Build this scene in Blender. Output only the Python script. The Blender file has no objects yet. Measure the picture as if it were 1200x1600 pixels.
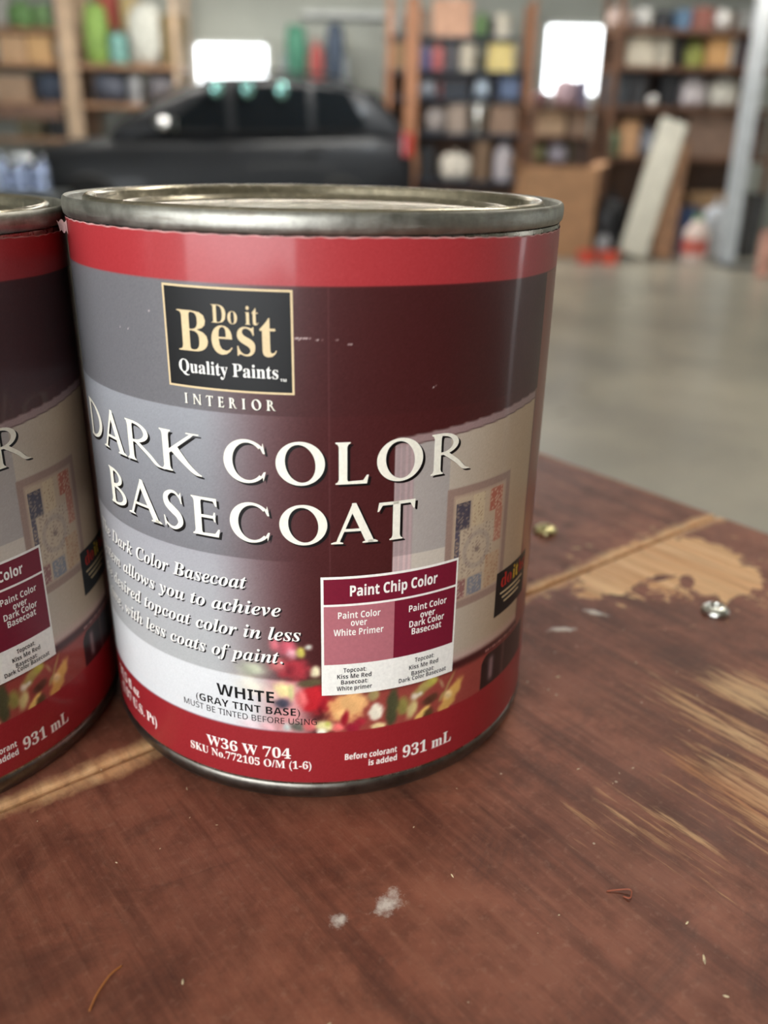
import bpy, bmesh, math, random
import numpy as np
from mathutils import Vector, Matrix, noise as mnoise

S = bpy.context.scene
COL = S.collection
random.seed(7)
PI = math.pi

def lin(c):
    c = c / 255.0
    return c / 12.92 if c <= 0.04045 else ((c + 0.055) / 1.055) ** 2.4
def rgb(r, g, b): return (lin(r), lin(g), lin(b), 1.0)

# ------------------------------------------------------------------ camera
FPX, PITCH, ROLL = 1345.0, 0.4004, 0.0204        # focal length in pixels of a 1200x1600 frame
TABLE_Z = 0.817
CAM = Vector((0.0, 0.0, TABLE_Z + 0.1332))
_xa = Vector((1, 0, 0)); _fw = Vector((0, math.cos(PITCH), -math.sin(PITCH))); _dn = Vector((0, -math.sin(PITCH), -math.cos(PITCH)))
_eu = _xa * math.cos(ROLL) - _dn * math.sin(ROLL)
_ev = _xa * math.sin(ROLL) + _dn * math.cos(ROLL)
cd = bpy.data.cameras.new('camera'); cam = bpy.data.objects.new('camera', cd); COL.objects.link(cam)
cd.sensor_fit = 'VERTICAL'; cd.sensor_height = 36.0; cd.sensor_width = 27.0
cd.lens = 36.0 * FPX / 1600.0
cd.clip_start = 0.01; cd.clip_end = 200
cd.dof.use_dof = True; cd.dof.focus_distance = 0.173; cd.dof.aperture_fstop = cd.lens / 2.9
m = Matrix((_eu, -_ev, -_fw)).transposed().to_4x4(); m.translation = CAM
cam.matrix_world = m
S.camera = cam

def at(px, py, Y):
    "point of the room seen at a photo position, at depth Y in front of the lens"
    d = _fw + _eu * ((px - 600) / FPX) + _ev * ((py - 800) / FPX)
    return CAM + d * (Y / d.y)

# ------------------------------------------------------------------ light and exposure
w = bpy.data.worlds.new('daylight'); S.world = w; w.use_nodes = True
wn = w.node_tree.nodes; bg = wn['Background']
bg.inputs['Color'].default_value = (0.93, 0.97, 1.0, 1); bg.inputs['Strength'].default_value = 6.0
S.view_settings.view_transform = 'Standard'; S.view_settings.look = 'None'
S.view_settings.exposure = 0.06; S.view_settings.gamma = 1.0; S.view_settings.use_curve_mapping = False
S.cycles.max_bounces = 8; S.cycles.diffuse_bounces = 4; S.cycles.glossy_bounces = 4; S.cycles.transparent_max_bounces = 8
S.cycles.sample_clamp_indirect = 6.0; S.cycles.caustics_reflective = False; S.cycles.caustics_refractive = False

def area(name, loc, rot, sx, sy, power, color=(1, 1, 1), portal=False):
    L = bpy.data.lights.new(name, 'AREA'); L.shape = 'RECTANGLE'; L.size = sx; L.size_y = sy; L.energy = power; L.color = color
    o = bpy.data.objects.new(name, L); o.location = loc; o.rotation_euler = rot; COL.objects.link(o)
    if portal: L.cycles.is_portal = True
    return o
ROOM = dict(x0=-6.5, x1=5.6, y0=-3.6, y1=13.0, z1=3.7)
DOOR = dict(x0=-5.3, x1=-.35, z1=2.9)
SIDE = dict(y0=2.0, y1=2.5, z1=2.1)           # narrow open side door in the right wall              # open garage door behind the photographer
area('side_door_portal', (ROOM['x1'], (SIDE['y0'] + SIDE['y1']) / 2, SIDE['z1'] / 2), (0, PI / 2, PI), SIDE['z1'], SIDE['y1'] - SIDE['y0'], 1, portal=True)
area('door_portal', ((DOOR['x0'] + DOOR['x1']) / 2, ROOM['y0'], DOOR['z1'] / 2), (-PI / 2, 0, 0), DOOR['x1'] - DOOR['x0'], DOOR['z1'], 1, portal=True)
# daylight coming in through the open door
area('door_daylight', ((DOOR['x0'] + DOOR['x1']) / 2, ROOM['y0'] + 0.02, DOOR['z1'] / 2), (PI / 2, 0, 0), DOOR['x1'] - DOOR['x0'], DOOR['z1'], 190, (0.96, 0.98, 1.0))
# strip fill lights added unseen under the ceiling; one follows the lid glare
for lx, ly, p in ((-2.4, 10.4, 110), (3.4, 8.3, 40), (-0.1, 9.9, 95), (1.9, 2.6, 70)):
    area('ceiling_fill_light', (lx, ly, 3.5), (0, 0, 0), 2.4, 0.25, p, (1.0, 0.95, 0.86))
area('skylight_daylight', (1.36, 8.4, ROOM['z1'] - .05), (0, 0, 0), 0.34, 1.3, 70, (.86, .94, 1.0))   # roof light over the right bay

# ------------------------------------------------------------------ node helpers
class NT:
    def __init__(s, name):
        s.m = bpy.data.materials.new(name); s.m.use_nodes = True
        s.t = s.m.node_tree; s.b = s.t.nodes['Principled BSDF']
    def n(s, typ, **kw):
        x = s.t.nodes.new(typ)
        for k, v in kw.items(): setattr(x, k, v)
        return x
    def l(s, a, b): s.t.links.new(a, b)
    def setin(s, sock, v):
        if isinstance(v, bpy.types.NodeSocket): s.l(v, sock)
        else: sock.default_value = v
    def math(s, op, a, b=0.0, clamp=False):
        x = s.n('ShaderNodeMath', operation=op, use_clamp=clamp); s.setin(x.inputs[0], a); s.setin(x.inputs[1], b); return x.outputs[0]
    def coord(s, kind='Object', loc=(0, 0, 0), rot=(0, 0, 0), scale=(1, 1, 1)):
        c = s.n('ShaderNodeTexCoord'); mp = s.n('ShaderNodeMapping')
        mp.inputs['Location'].default_value = loc; mp.inputs['Rotation'].default_value = rot; mp.inputs['Scale'].default_value = scale
        s.l(c.outputs[kind], mp.inputs[0]); return mp.outputs[0]
    def noise(s, vec, scale, detail=4, rough=.55, dist=0.0):
        x = s.n('ShaderNodeTexNoise'); s.l(vec, x.inputs['Vector'])
        x.inputs['Scale'].default_value = scale; x.inputs['Detail'].default_value = detail; x.inputs['Roughness'].default_value = rough; x.inputs['Distortion'].default_value = dist
        return x.outputs['Fac']
    def ramp(s, fac, a, b, c0=(0, 0, 0, 1), c1=(1, 1, 1, 1), ease='LINEAR'):
        x = s.n('ShaderNodeValToRGB'); s.l(fac, x.inputs[0]); e = x.color_ramp.elements
        e[0].position = a; e[0].color = c0; e[1].position = b; e[1].color = c1; x.color_ramp.interpolation = ease
        return x.outputs[0]
    def mix(s, fac, a, b):
        x = s.n('ShaderNodeMix', data_type='RGBA'); s.setin(x.inputs[0], fac); s.setin(x.inputs[6], a); s.setin(x.inputs[7], b); return x.outputs[2]
    def bump(s, h, strength, dist):
        x = s.n('ShaderNodeBump'); s.l(h, x.inputs['Height']); x.inputs['Strength'].default_value = strength; x.inputs['Distance'].default_value = dist
        s.l(x.outputs[0], s.b.inputs['Normal']); return x
    def P(s, **kw):
        for k, v in kw.items(): s.setin(s.b.inputs[k.replace('_', ' ')], v)
        return s.m

_mc = {}
def plain(name, c, rough=.5, metal=0.0, coat=0.0, var=.12, scale=9.0):
    "a painted / plastic / card surface with a little mottling"
    key = (name, c, rough, metal, coat)
    if key in _mc: return _mc[key]
    k = NT(name); v = k.coord()
    f = k.noise(v, scale, 3)
    a = rgb(*[max(0, x * (1 - var)) for x in c]); b = rgb(*[min(255, x * (1 + var)) for x in c])
    k.P(Base_Color=k.ramp(f, .3, .7, a, b), Roughness=rough, Metallic=metal, Coat_Weight=coat)
    _mc[key] = k.m
    return k.m

# ------------------------------------------------------------------ object helpers
def link(o, parent=None):
    COL.objects.link(o)
    if parent: o.parent = parent
    return o
def thing(name, label, cat, loc=(0, 0, 0), rz=0.0, group=None):
    o = bpy.data.objects.new(name, None); o.empty_display_size = .05; link(o); o.location = loc; o.rotation_euler = (0, 0, rz)
    tag(o, label, cat, group); return o
def tag(o, label, cat, group=None, kind=None):
    o['label'] = label; o['category'] = cat
    if group: o['group'] = group
    if kind: o['kind'] = kind
    return o
def obj(name, bm, mats, parent=None, smooth=False, angle=35):
    me = bpy.data.meshes.new(name)
    bmesh.ops.recalc_face_normals(bm, faces=bm.faces)
    bm.to_mesh(me); bm.free()
    for mm in (mats if isinstance(mats, (list, tuple)) else [mats]): me.materials.append(mm)
    if smooth:
        for p in me.polygons: p.use_smooth = True
        me.set_sharp_from_angle(angle=math.radians(angle))
    return link(bpy.data.objects.new(name, me), parent)
def struct(name, bm, mat):
    o = obj(name, bm, mat); o['kind'] = 'structure'; return o
def box(bm, x0, x1, y0, y1, z0, z1, bev=0.0, M=None, mi=0):
    r = bmesh.ops.create_cube(bm, size=1.0)
    vs = r['verts']
    for v in vs:
        v.co = Vector((x0 + (v.co.x + .5) * (x1 - x0), y0 + (v.co.y + .5) * (y1 - y0), z0 + (v.co.z + .5) * (z1 - z0)))
    fs = list({f for v in vs for f in v.link_faces})
    for f in fs: f.material_index = mi
    if bev > 0:
        es = list({e for v in vs for e in v.link_edges})
        rr = bmesh.ops.bevel(bm, geom=es, offset=bev, segments=2, profile=.6, affect='EDGES')
        vs = list({v for f in rr['faces'] for v in f.verts} | {v for v in vs if v.is_valid})
    if M is not None:
        for v in vs: v.co = M @ v.co
    return bm
def bx(x0, x1, y0, y1, z0, z1, bev=0.0, M=None): return box(bmesh.new(), x0, x1, y0, y1, z0, z1, bev, M)
def lathe(bm, prof, n=48, c=(0, 0, 0), close_top=True, close_bot=True, mi=0, sx=1.0, sy=1.0):
    rings = []
    for r, z in prof:
        if r < 1e-7: rings.append([bm.verts.new((c[0], c[1], c[2] + z))])
        else: rings.append([bm.verts.new((c[0] + sx * r * math.cos(2 * PI * i / n), c[1] + sy * r * math.sin(2 * PI * i / n), c[2] + z)) for i in range(n)])
    for a, b in zip(rings, rings[1:]):
        for i in range(n):
            j = (i + 1) % n
            if len(a) == 1 and len(b) == 1: continue
            if len(a) == 1: f = bm.faces.new((a[0], b[i], b[j]))
            elif len(b) == 1: f = bm.faces.new((a[i], a[j], b[0]))
            else: f = bm.faces.new((a[i], a[j], b[j], b[i]))
            f.material_index = mi
    if close_bot and len(rings[0]) > 1: bm.faces.new(list(reversed(rings[0]))).material_index = mi
    if close_top and len(rings[-1]) > 1: bm.faces.new(rings[-1]).material_index = mi
    return bm
def tube(bm, pts, r, n=10, mi=0):
    pts = [Vector(p) for p in pts]; rings = []
    for i, p in enumerate(pts):
        t = (pts[min(i + 1, len(pts) - 1)] - pts[max(i - 1, 0)]).normalized()
        u = t.orthogonal().normalized(); v = t.cross(u)
        if rings:
            u = (pu - t * pu.dot(t)).normalized(); v = t.cross(u)
        pu = u
        rr = r[i] if isinstance(r, (list, tuple)) else r
        rings.append([bm.verts.new(p + (u * math.cos(2 * PI * k / n) + v * math.sin(2 * PI * k / n)) * rr) for k in range(n)])
    for a, b in zip(rings, rings[1:]):
        for k in range(n): bm.faces.new((a[k], a[(k + 1) % n], b[(k + 1) % n], b[k])).material_index = mi
    bm.faces.new(list(reversed(rings[0]))); bm.faces.new(rings[-1])
    return bm
def soft(w, d, h, seed=0, e=.55, amp=.06, n=20, flat=True):
    "a stuffed, lumpy bag shape standing on z = 0"
    bm = bmesh.new(); bmesh.ops.create_uvsphere(bm, u_segments=n, v_segments=n // 2 + 2, radius=1.0)
    for v in bm.verts:
        p = v.co.copy()
        q = Vector([math.copysign(abs(x) ** e, x) for x in p])
        q += p * amp * 6 * (mnoise.noise(p * 2.2 + Vector((seed * 3.1, seed, 0))))*.5
        q += p * amp * (mnoise.noise(p * 6 + Vector((seed, 0, seed))))
        v.co = Vector((q.x * w / 2, q.y * d / 2, (q.z + 1) * h / 2))
        if v.co.z < 0.03 * h: v.co.z = 0
    lo = [min(v.co[i] for v in bm.verts) for i in range(3)]; hi = [max(v.co[i] for v in bm.verts) for i in range(3)]
    for v in bm.verts:
        q = [(v.co[i] - lo[i]) / (hi[i] - lo[i]) for i in range(3)]
        v.co = Vector(((q[0] - .5) * w * .97, (q[1] - .5) * d * .97, q[2] * h))
    return bm

# ------------------------------------------------------------------ the garage
def concrete():
    k = NT('polished_concrete'); v = k.coord()
    big = k.noise(v, .9, 4, .6, .4); mid = k.noise(v, 4.0, 5, .6); fine = k.noise(v, 60, 3)
    c = k.ramp(big, .3, .72, rgb(112, 108, 99), rgb(166, 158, 140))
    c = k.mix(k.math('MULTIPLY', k.ramp(mid, .52, .75), .35), c, rgb(116, 104, 92))
    c = k.mix(k.math('MULTIPLY', k.ramp(fine, .4, .7), .2), c, rgb(186, 182, 170))
    vo = k.coord(loc=(.35, .2, 0), rot=(0, 0, .5)); sep = k.n('ShaderNodeSeparateXYZ'); k.l(vo, sep.inputs[0])
    ln = k.math('ABSOLUTE', k.math('SUBTRACT', k.math('FRACT', k.math('DIVIDE', sep.outputs[1], 3.1)), .5))
    jm = k.math('LESS_THAN', ln, .006)
    c = k.mix(k.math('MULTIPLY', jm, .5), c, rgb(92, 88, 82))
    k.P(Base_Color=c, Roughness=k.math('ADD', k.math('MULTIPLY', mid, .16), .22), Specular_IOR_Level=.34)
    k.bump(fine, .08, .002)
    return k.m
R_ = ROOM
wallpaint = plain('grey_white_wall_paint', (176, 180, 173), .7, var=.04, scale=1.2)
struct('floor', bx(R_['x0'] - .2, R_['x1'] + 2.2, R_['y0'] - 2.5, R_['y1'] + .2, -.12, 0), concrete())
struct('ceiling', bx(R_['x0'] - .2, R_['x1'] + .2, R_['y0'] - .2, R_['y1'] + .2, R_['z1'], R_['z1'] + .12), plain('ceiling_paint', (205, 203, 195), .8, var=.03))
struct('wall_left', bx(R_['x0'] - .15, R_['x0'], R_['y0'], R_['y1'], 0, R_['z1']), wallpaint)
b = bmesh.new()
box(b, R_['x1'], R_['x1'] + .15, R_['y0'], SIDE['y0'], 0, R_['z1']); box(b, R_['x1'], R_['x1'] + .15, SIDE['y1'], R_['y1'], 0, R_['z1']); box(b, R_['x1'], R_['x1'] + .15, SIDE['y0'], SIDE['y1'], SIDE['z1'], R_['z1'])
struct('wall_right', b, wallpaint)
# wall behind the photographer with the open door
b = bmesh.new()
box(b, R_['x0'], DOOR['x0'], R_['y0'] - .15, R_['y0'], 0, R_['z1']); box(b, DOOR['x1'], R_['x1'], R_['y0'] - .15, R_['y0'], 0, R_['z1'])
box(b, DOOR['x0'], DOOR['x1'], R_['y0'] - .15, R_['y0'], DOOR['z1'], R_['z1'])
struct('wall_front', b, wallpaint)
# back wall with two windows
YB = R_['y1']
def win(px0, py0, px1, py1):
    a, c = at(px0, py1, YB), at(px1, py0, YB)
    return a.x, c.x, a.z, c.z
W1 = win(303, 64, 420, 136); W2 = win(843, 34, 950, 152)
b = bmesh.new()
xs = [R_['x0'], W1[0], W1[1], W2[0], W2[1], R_['x1']]
for i in (0, 2, 4): box(b, xs[i], xs[i + 1], YB, YB + .15, 0, R_['z1'])
for W in (W1, W2):
    box(b, W[0], W[1], YB, YB + .15, 0, W[2]); box(b, W[0], W[1], YB, YB + .15, W[3], R_['z1'])
struct('wall_back', b, wallpaint)
def glass():
    k = NT('window_glass'); nt = k.t
    tr = k.n('ShaderNodeBsdfTransparent'); gl = k.n('ShaderNodeBsdfGlossy'); gl.inputs['Roughness'].default_value = .02
    mx = k.n('ShaderNodeMixShader'); mx.inputs[0].default_value = .08
    k.l(tr.outputs[0], mx.inputs[1]); k.l(gl.outputs[0], mx.inputs[2]); k.l(mx.outputs[0], nt.nodes['Material Output'].inputs[0]); return k.m
GLASS = glass(); white_trim = plain('white_trim_paint', (226, 227, 222), .5, var=.03)
for i, W in enumerate((W1, W2), 1):
    b = bmesh.new(); t = .05
    box(b, W[0], W[0] + t, YB + .02, YB + .1, W[2], W[3]); box(b, W[1] - t, W[1], YB + .02, YB + .1, W[2], W[3])
    box(b, W[0], W[1], YB + .02, YB + .1, W[2], W[2] + t); box(b, W[0], W[1], YB + .02, YB + .1, W[3] - t, W[3])
    o = struct('window_%d' % i, b, white_trim)
    g = obj('pane', bx(W[0] + t, W[1] - t, YB + .055, YB + .061, W[2] + t, W[3] - t), GLASS, o)
    area('window_portal', ((W[0] + W[1]) / 2, YB + .13, (W[2] + W[3]) / 2), (-PI / 2, 0, 0), W[1] - W[0], W[3] - W[2], 1, portal=True)
a, c = at(818, 155, YB - .1), at(839, 10, YB - .1)
struct('trim_1', bx(a.x, c.x, YB - .06, YB, a.z, c.z), white_trim)
a, c = at(470, 24, YB - .2), at(640, 12, YB - .2)
# overhead door rail and brackets along the top of the back wall
struct('trim_2', bx(a.x, c.x, YB - .12, YB, a.z, a.z + .07), plain('galvanised_rail', (150, 152, 150), .4, .6))

# ------------------------------------------------------------------ worktable
def paint_mat():
    k = NT('worn_red_brown_paint'); v0 = k.coord()
    vg = k.coord(scale=(1, .07, 1))                     # stretched along the grain
    sep = k.n('ShaderNodeSeparateXYZ'); k.l(v0, sep.inputs[0]); X, Y = sep.outputs[0], sep.outputs[1]
    n1 = k.noise(v0, 14, 6, .65, .6); n2 = k.noise(v0, 75, 5, .65); n3 = k.noise(vg, 420, 4, .6); n4 = k.noise(vg, 110, 5, .65); n5 = k.noise(v0, 520, 3, .6)
    c = k.ramp(n1, .32, .68, rgb(112, 66, 51), rgb(164, 102, 80))
    c = k.mix(k.math('MULTIPLY', k.ramp(n2, .42, .68), .6), c, rgb(78, 44, 34))
    c = k.mix(k.math('MULTIPLY', k.ramp(n3, .45, .75), .55), c, rgb(158, 104, 82))
    c = k.mix(k.math('MULTIPLY', k.ramp(n4, .5, .64), .55), c, rgb(74, 42, 34))
    c = k.mix(k.math('MULTIPLY', k.ramp(n5, .56, .8), .3), c, rgb(178, 136, 114))
    n6 = k.noise(v0, 28, 7, .72, 1.5)
    c = k.mix(k.math('MULTIPLY', k.ramp(n6, .52, .66), .4), c, rgb(70, 46, 40))
    c = k.mix(k.math('MULTIPLY', k.ramp(n6, .30, .42, (1, 1, 1, 1), (0, 0, 0, 1)), .3), c, rgb(176, 116, 92))
    wood = k.ramp(n4, .3, .7, rgb(214, 152, 102), rgb(252, 212, 160))
    wood = k.mix(k.math('MULTIPLY', k.ramp(n3, .45, .7), .45), wood, rgb(146, 96, 64))
    def ell(cx, cy, rx, ry, ang=0.0):
        "1 at the middle of an ellipse (mm) falling to 0 at its edge"
        dx = k.math('SUBTRACT', X, cx / 1000); dy = k.math('SUBTRACT', Y, cy / 1000)
        ca, sa = math.cos(ang), math.sin(ang)
        p = k.math('DIVIDE', k.math('ADD', k.math('MULTIPLY', dx, ca), k.math('MULTIPLY', dy, sa)), rx / 1000)
        q = k.math('DIVIDE', k.math('SUBTRACT', k.math('MULTIPLY', dy, ca), k.math('MULTIPLY', dx, sa)), ry / 1000)
        return k.math('SUBTRACT', 1.0, k.math('SQRT', k.math('ADD', k.math('MULTIPLY', p, p), k.math('MULTIPLY', q, q))), True)
    def mx(a, b): return k.math('MAXIMUM', a, b)
    nb = k.noise(v0, 60, 6, .7, 1.0); ns = k.noise(vg, 250, 7, .72)
    # bare patch in front of the seam near the zinc screw
    nb2 = k.noise(v0, 190, 5, .7, .8); e = mx(mx(ell(-52, -15, 30, 22), ell(-72, -8, 30, 12, .1)), mx(ell(-48, -32, 20, 14), ell(-35, -16, 14, 18)))
    e = k.math('SUBTRACT', e, k.math('MULTIPLY', mx(ell(-59, -25, 8, 3.6, .5), ell(-63, -20, 9, 3, -.3)), .75))
    e = k.math('SUBTRACT', e, k.math('MULTIPLY', ell(-78, -9, 9, 4), .7))
    m1 = k.ramp(k.math('ADD', e, k.math('MULTIPLY', k.math('ADD', k.math('SUBTRACT', nb, .5), k.math('MULTIPLY', k.math('SUBTRACT', nb2, .5), .7)), 1.3)), .16, .23)
    gate = mx(ell(-55, -18, 52, 36), ell(-72, -8, 40, 18)); m1 = k.math('MULTIPLY', m1, k.ramp(gate, .02, .12))
    # streaky wear along the grain towards the right
    e2 = mx(mx(ell(-124, -80, 14, 42), ell(-140, -100, 26, 40)), mx(ell(-104, -75, 18, 34), k.math('MULTIPLY', ell(-165, -90, 30, 34), .55)))
    nst = k.noise(vg, 640, 5, .62)
    ns2 = k.math('ADD', k.math('MULTIPLY', ns, .45), k.math('MULTIPLY', nst, .55))
    m2 = k.ramp(k.math('ADD', k.math('MULTIPLY', e2, .55), k.math('MULTIPLY', k.math('SUBTRACT', ns2, .5), 1.9)), .27, .46)
    m2 = k.math('MULTIPLY', m2, k.ramp(e2, .0, .12))
    # chipped, hand-worn edges of the two boards along the seam
    ay = k.math('ABSOLUTE', Y); na = k.noise(v0, 38, 6, .7)
    nw = k.math('MULTIPLY', k.ramp(na, .32, .68), .0048)
    m3 = k.ramp(k.math('SUBTRACT', k.math('ADD', nw, .0024), ay), 0, .0009)
    # tan scuffs at the left end of the seam and faint scuffs everywhere
    e4 = mx(ell(-285, 4, 22, 6), ell(-262, -4, 18, 4))
    m4 = k.ramp(k.math('ADD', k.math('MULTIPLY', e4, .42), k.math('MULTIPLY', k.math('SUBTRACT', nb, .5), 1.1)), .27, .40)
    m4 = k.math('MULTIPLY', m4, k.ramp(e4, .0, .1))
    m4 = k.math('MULTIPLY', m4, .5)
    m5 = k.math('MULTIPLY', k.ramp(ns, .66, .78), .30)
    wear = mx(mx(m1, k.math('MULTIPLY', m2, .62)), mx(m3, mx(m4, m5)))
    c = k.mix(wear, c, wood)
    # white plaster-like smears
    nv = k.noise(v0, 260, 5, .75)
    e5 = mx(mx(ell(-225, -70.5, 7.5, 4.6, .35), ell(-234, -67.8, 3.6, 3.4)), mx(ell(-103, -21, 2.9, 9, .45), ell(-119, -22, 2.9, 9, .95)))
    e5 = mx(e5, k.math('MULTIPLY', ell(-186, -112, 9, 12), .35))
    m6 = k.ramp(k.math('ADD', k.math('MULTIPLY', e5, .8), k.math('MULTIPLY', k.math('SUBTRACT', nv, .5), 1.4)), .38, .75)
    c = k.mix(k.math('MULTIPLY', m6, .9), c, rgb(226, 216, 206))
    sp = k.n('ShaderNodeTexVoronoi'); k.l(v0, sp.inputs['Vector']); sp.inputs['Scale'].default_value = 260
    pick = k.n('ShaderNodeSeparateColor'); k.l(sp.outputs['Color'], pick.inputs[0])
    dots = k.math('MULTIPLY', k.math('LESS_THAN', sp.outputs['Distance'], .09), k.math('GREATER_THAN', pick.outputs[0], .93))
    c = k.mix(k.math('MULTIPLY', dots, .6), c, rgb(215, 195, 170))
    k.P(Base_Color=c, Roughness=k.math('ADD', k.math('MULTIPLY', n2, .25), .36), Specular_IOR_Level=.2)
    h = k.math('ADD', k.math('MULTIPLY', n3, .5), k.math('SUBTRACT', k.math('MULTIPLY', n5, .35), k.math('MULTIPLY', wear, .5)))
    k.bump(h, .35, .0006)
    return k.m
PAINT = paint_mat()
TROT = math.atan2(.6257, .78)
table = thing('worktable', 'worn red-brown painted wooden worktable carrying the two paint cans', 'table', (.1337, .3181, TABLE_Z), TROT)
def board(y0, y1):
    b = bx(-.95, 0, y0, y1, -.019, 0, .0009)
    return obj('board', b, PAINT, table)
board(-.62, -.0008); board(.0008, .30)
raw = plain('raw_pine', (176, 132, 90), .6, var=.15, scale=22)
obj('apron', bx(-.91, -.04, -.58, -.555, -.11, -.0195), raw, table); obj('apron', bx(-.91, -.04, .235, .26, -.11, -.0195), raw, table)
obj('crossbar', bx(-.065, -.04, -.555, .235, -.11, -.0195), raw, table); obj('crossbar', bx(-.91, -.885, -.555, .235, -.11, -.0195), raw, table)
for lx in (-.90, -.11):
    for ly in (-.5549, .165): obj('leg', bx(lx + .0155, lx + .0845 - .02, ly, ly + .07, -TABLE_Z, -.0195, .003), raw, table)

def screw(px, py, label, c, r=.0043, tilt=.04):
    d = _fw + _eu * ((px - 600) / FPX) + _ev * ((py - 800) / FPX); p = CAM + d * ((TABLE_Z - CAM.z) / d.z)
    t = thing('screw', label, 'screw', p, random.random() * 3)
    k = plain('screw_metal', c, .28, 1.0, var=.1, scale=600)
    b = bmesh.new(); n = 28; prof = [(.0, -.014), (.0012, -.012), (.0017, -.0004), (r * .92, -.0003), (r, .0005), (r * .96, .0013), (r * .75, .0021), (r * .55, .0024), (r * .42, .0025), (r * .34, .0014), (0, .0009)]
    lathe(b, prof, n); obj('head', b, k, t, True, 60)
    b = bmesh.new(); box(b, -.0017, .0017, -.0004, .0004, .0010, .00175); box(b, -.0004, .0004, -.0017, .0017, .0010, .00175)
    obj('cross_recess', b, plain('recess_dark_metal', (52, 44, 30), .6, .4), t)  # dark bars draw the cross recess
    return t
screw(852, 831, 'brass-coloured screw head in the far board, right of the paint can', (206, 196, 146))
screw(1117, 957, 'silver zinc screw head by the bare wood patch in the near board', (205, 205, 198))

# loose grains, chips and fluff lying on the boards
b = bmesh.new()
def grain(bm, lx, ly, s, el=1.0):
    a = random.random() * PI
    M = Matrix.Translation((lx, ly, s * .32)) @ Matrix.Rotation(a, 4, 'Z') @ Matrix.Diagonal((s * el, s * .55, s * .35, 1))
    bmesh.ops.create_icosphere(bm, subdivisions=1, radius=1.0, matrix=M)
    return bm
for i in range(170):
    lx, ly = -.03 - random.random() * .31, -.13 + random.random() * .2
    if (lx + .1886) ** 2 + (ly - .0043) ** 2 < .056 ** 2 or (lx + .2855) ** 2 + (ly - .0526) ** 2 < .056 ** 2: continue
    grain(b, lx, ly, random.choice((.00012, .00016, .0002, .00025, .0003)), random.choice((1, 1, 1.6, 2.4)))
for lx, ly, s, el in ((-.1875, -.1145, .0005, 2.4), (-.183, -.108, .0004, 1.4), (-.2635, -.062, .0004, 1.6), (-.2105, -.0728, .0003, 2), (-.191, -.121, .0004, 1.5)): grain(b, lx, ly, s, el)
o = obj('dust', b, plain('pale_dust_and_chips', (222, 196, 160), .7, var=.2, scale=900))
o.location = table.location; o.rotation_euler = (0, 0, TROT)
tag(o, 'pale dust grains and tiny wood chips scattered over the worktable', 'dust', kind='stuff')
# a curled hair-thin shaving at the front left, another at the right
def curl(pts, label, c):
    b = bmesh.new(); P = [Vector((x / 1000, y / 1000, z / 1000)) for x, y, z in pts]; Q = []
    for i in range(len(P) - 1):
        p0, p1, p2, p3 = P[max(i - 1, 0)], P[i], P[i + 1], P[min(i + 2, len(P) - 1)]
        for s in range(6):
            t = s / 6; Q.append(.5 * ((2 * p1) + (p2 - p0) * t + (2 * p0 - 5 * p1 + 4 * p2 - p3) * t * t + (3 * p1 - p0 - 3 * p2 + p3) * t ** 3))
    Q.append(P[-1]); tube(b, Q, .00016, 6)
    o = obj('fibre', b, plain('dry_fibre', c, .6)); o.location = table.location; o.rotation_euler = (0, 0, TROT)
    tag(o, label, 'fibre'); return o
curl([(-270.6, -52.7, .16), (-273, -53.5, .5), (-276, -55.5, .4), (-278.2, -57.6, .16)], 'thin orange fibre lying on the front left of the worktable', (190, 120, 60))
curl([(-189, -94, .16), (-187, -95.5, .5), (-185.6, -97, .8), (-187, -98, .5), (-187.5, -96.8, .16)], 'small curled dark red shaving on the front right of the worktable', (150, 80, 56))

# ------------------------------------------------------------------ paint can label artwork
RL = 53.5                                               # label radius, mm; u runs round the can, z up
def catmull(P, n=8):
    out = []
    for i in range(len(P) - 1):
        p0, p1, p2, p3 = [np.array(P[j], float) for j in (max(i - 1, 0), i, i + 1, min(i + 2, len(P) - 1))]
        for s in range(n):
            t = s / n; out.append(.5 * ((2 * p1) + (p2 - p0) * t + (2 * p0 - 5 * p1 + 4 * p2 - p3) * t * t + (3 * p1 - p0 - 3 * p2 + p3) * t ** 3))
    out.append(np.array(P[-1], float)); return out
def strip(A, B): return [[tuple(A[i]), tuple(A[i + 1]), tuple(B[i + 1]), tuple(B[i])] for i in range(len(A) - 1)]
def ering(co, ro, ci, ri, a0, a1, n=40, tilt=0.0):
    A, B = [], []
    for i in range(n + 1):
        t = math.radians(a0 + (a1 - a0) * i / n)
        A.append((co[0] + ro[0] * math.cos(t), co[1] + ro[1] * math.sin(t)))
        x, y = ri[0] * math.cos(t - tilt), ri[1] * math.sin(t - tilt)
        B.append((ci[0] + x * math.cos(tilt) - y * math.sin(tilt), ci[1] + x * math.sin(tilt) + y * math.cos(tilt)))
    return strip(A, B), A, B
def stem(x0, x1, s=.075, bot=True, top=True):
    p = [(x0 - s, 0), (x1 + s, 0), (x1 + s, .028), (x1 + .025, .055), (x1, .12)] if bot else [(x0, 0), (x1, 0)]
    p += [(x1, .88), (x1 + .025, .945), (x1 + s, .972), (x1 + s, 1), (x0 - s, 1), (x0 - s, .972), (x0 - .025, .945), (x0, .88)] if top else [(x1, 1), (x0, 1)]
    if bot: p += [(x0, .12), (x0 - .025, .055), (x0 - s, .028)]
    return [p]
T_ = .19
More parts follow.
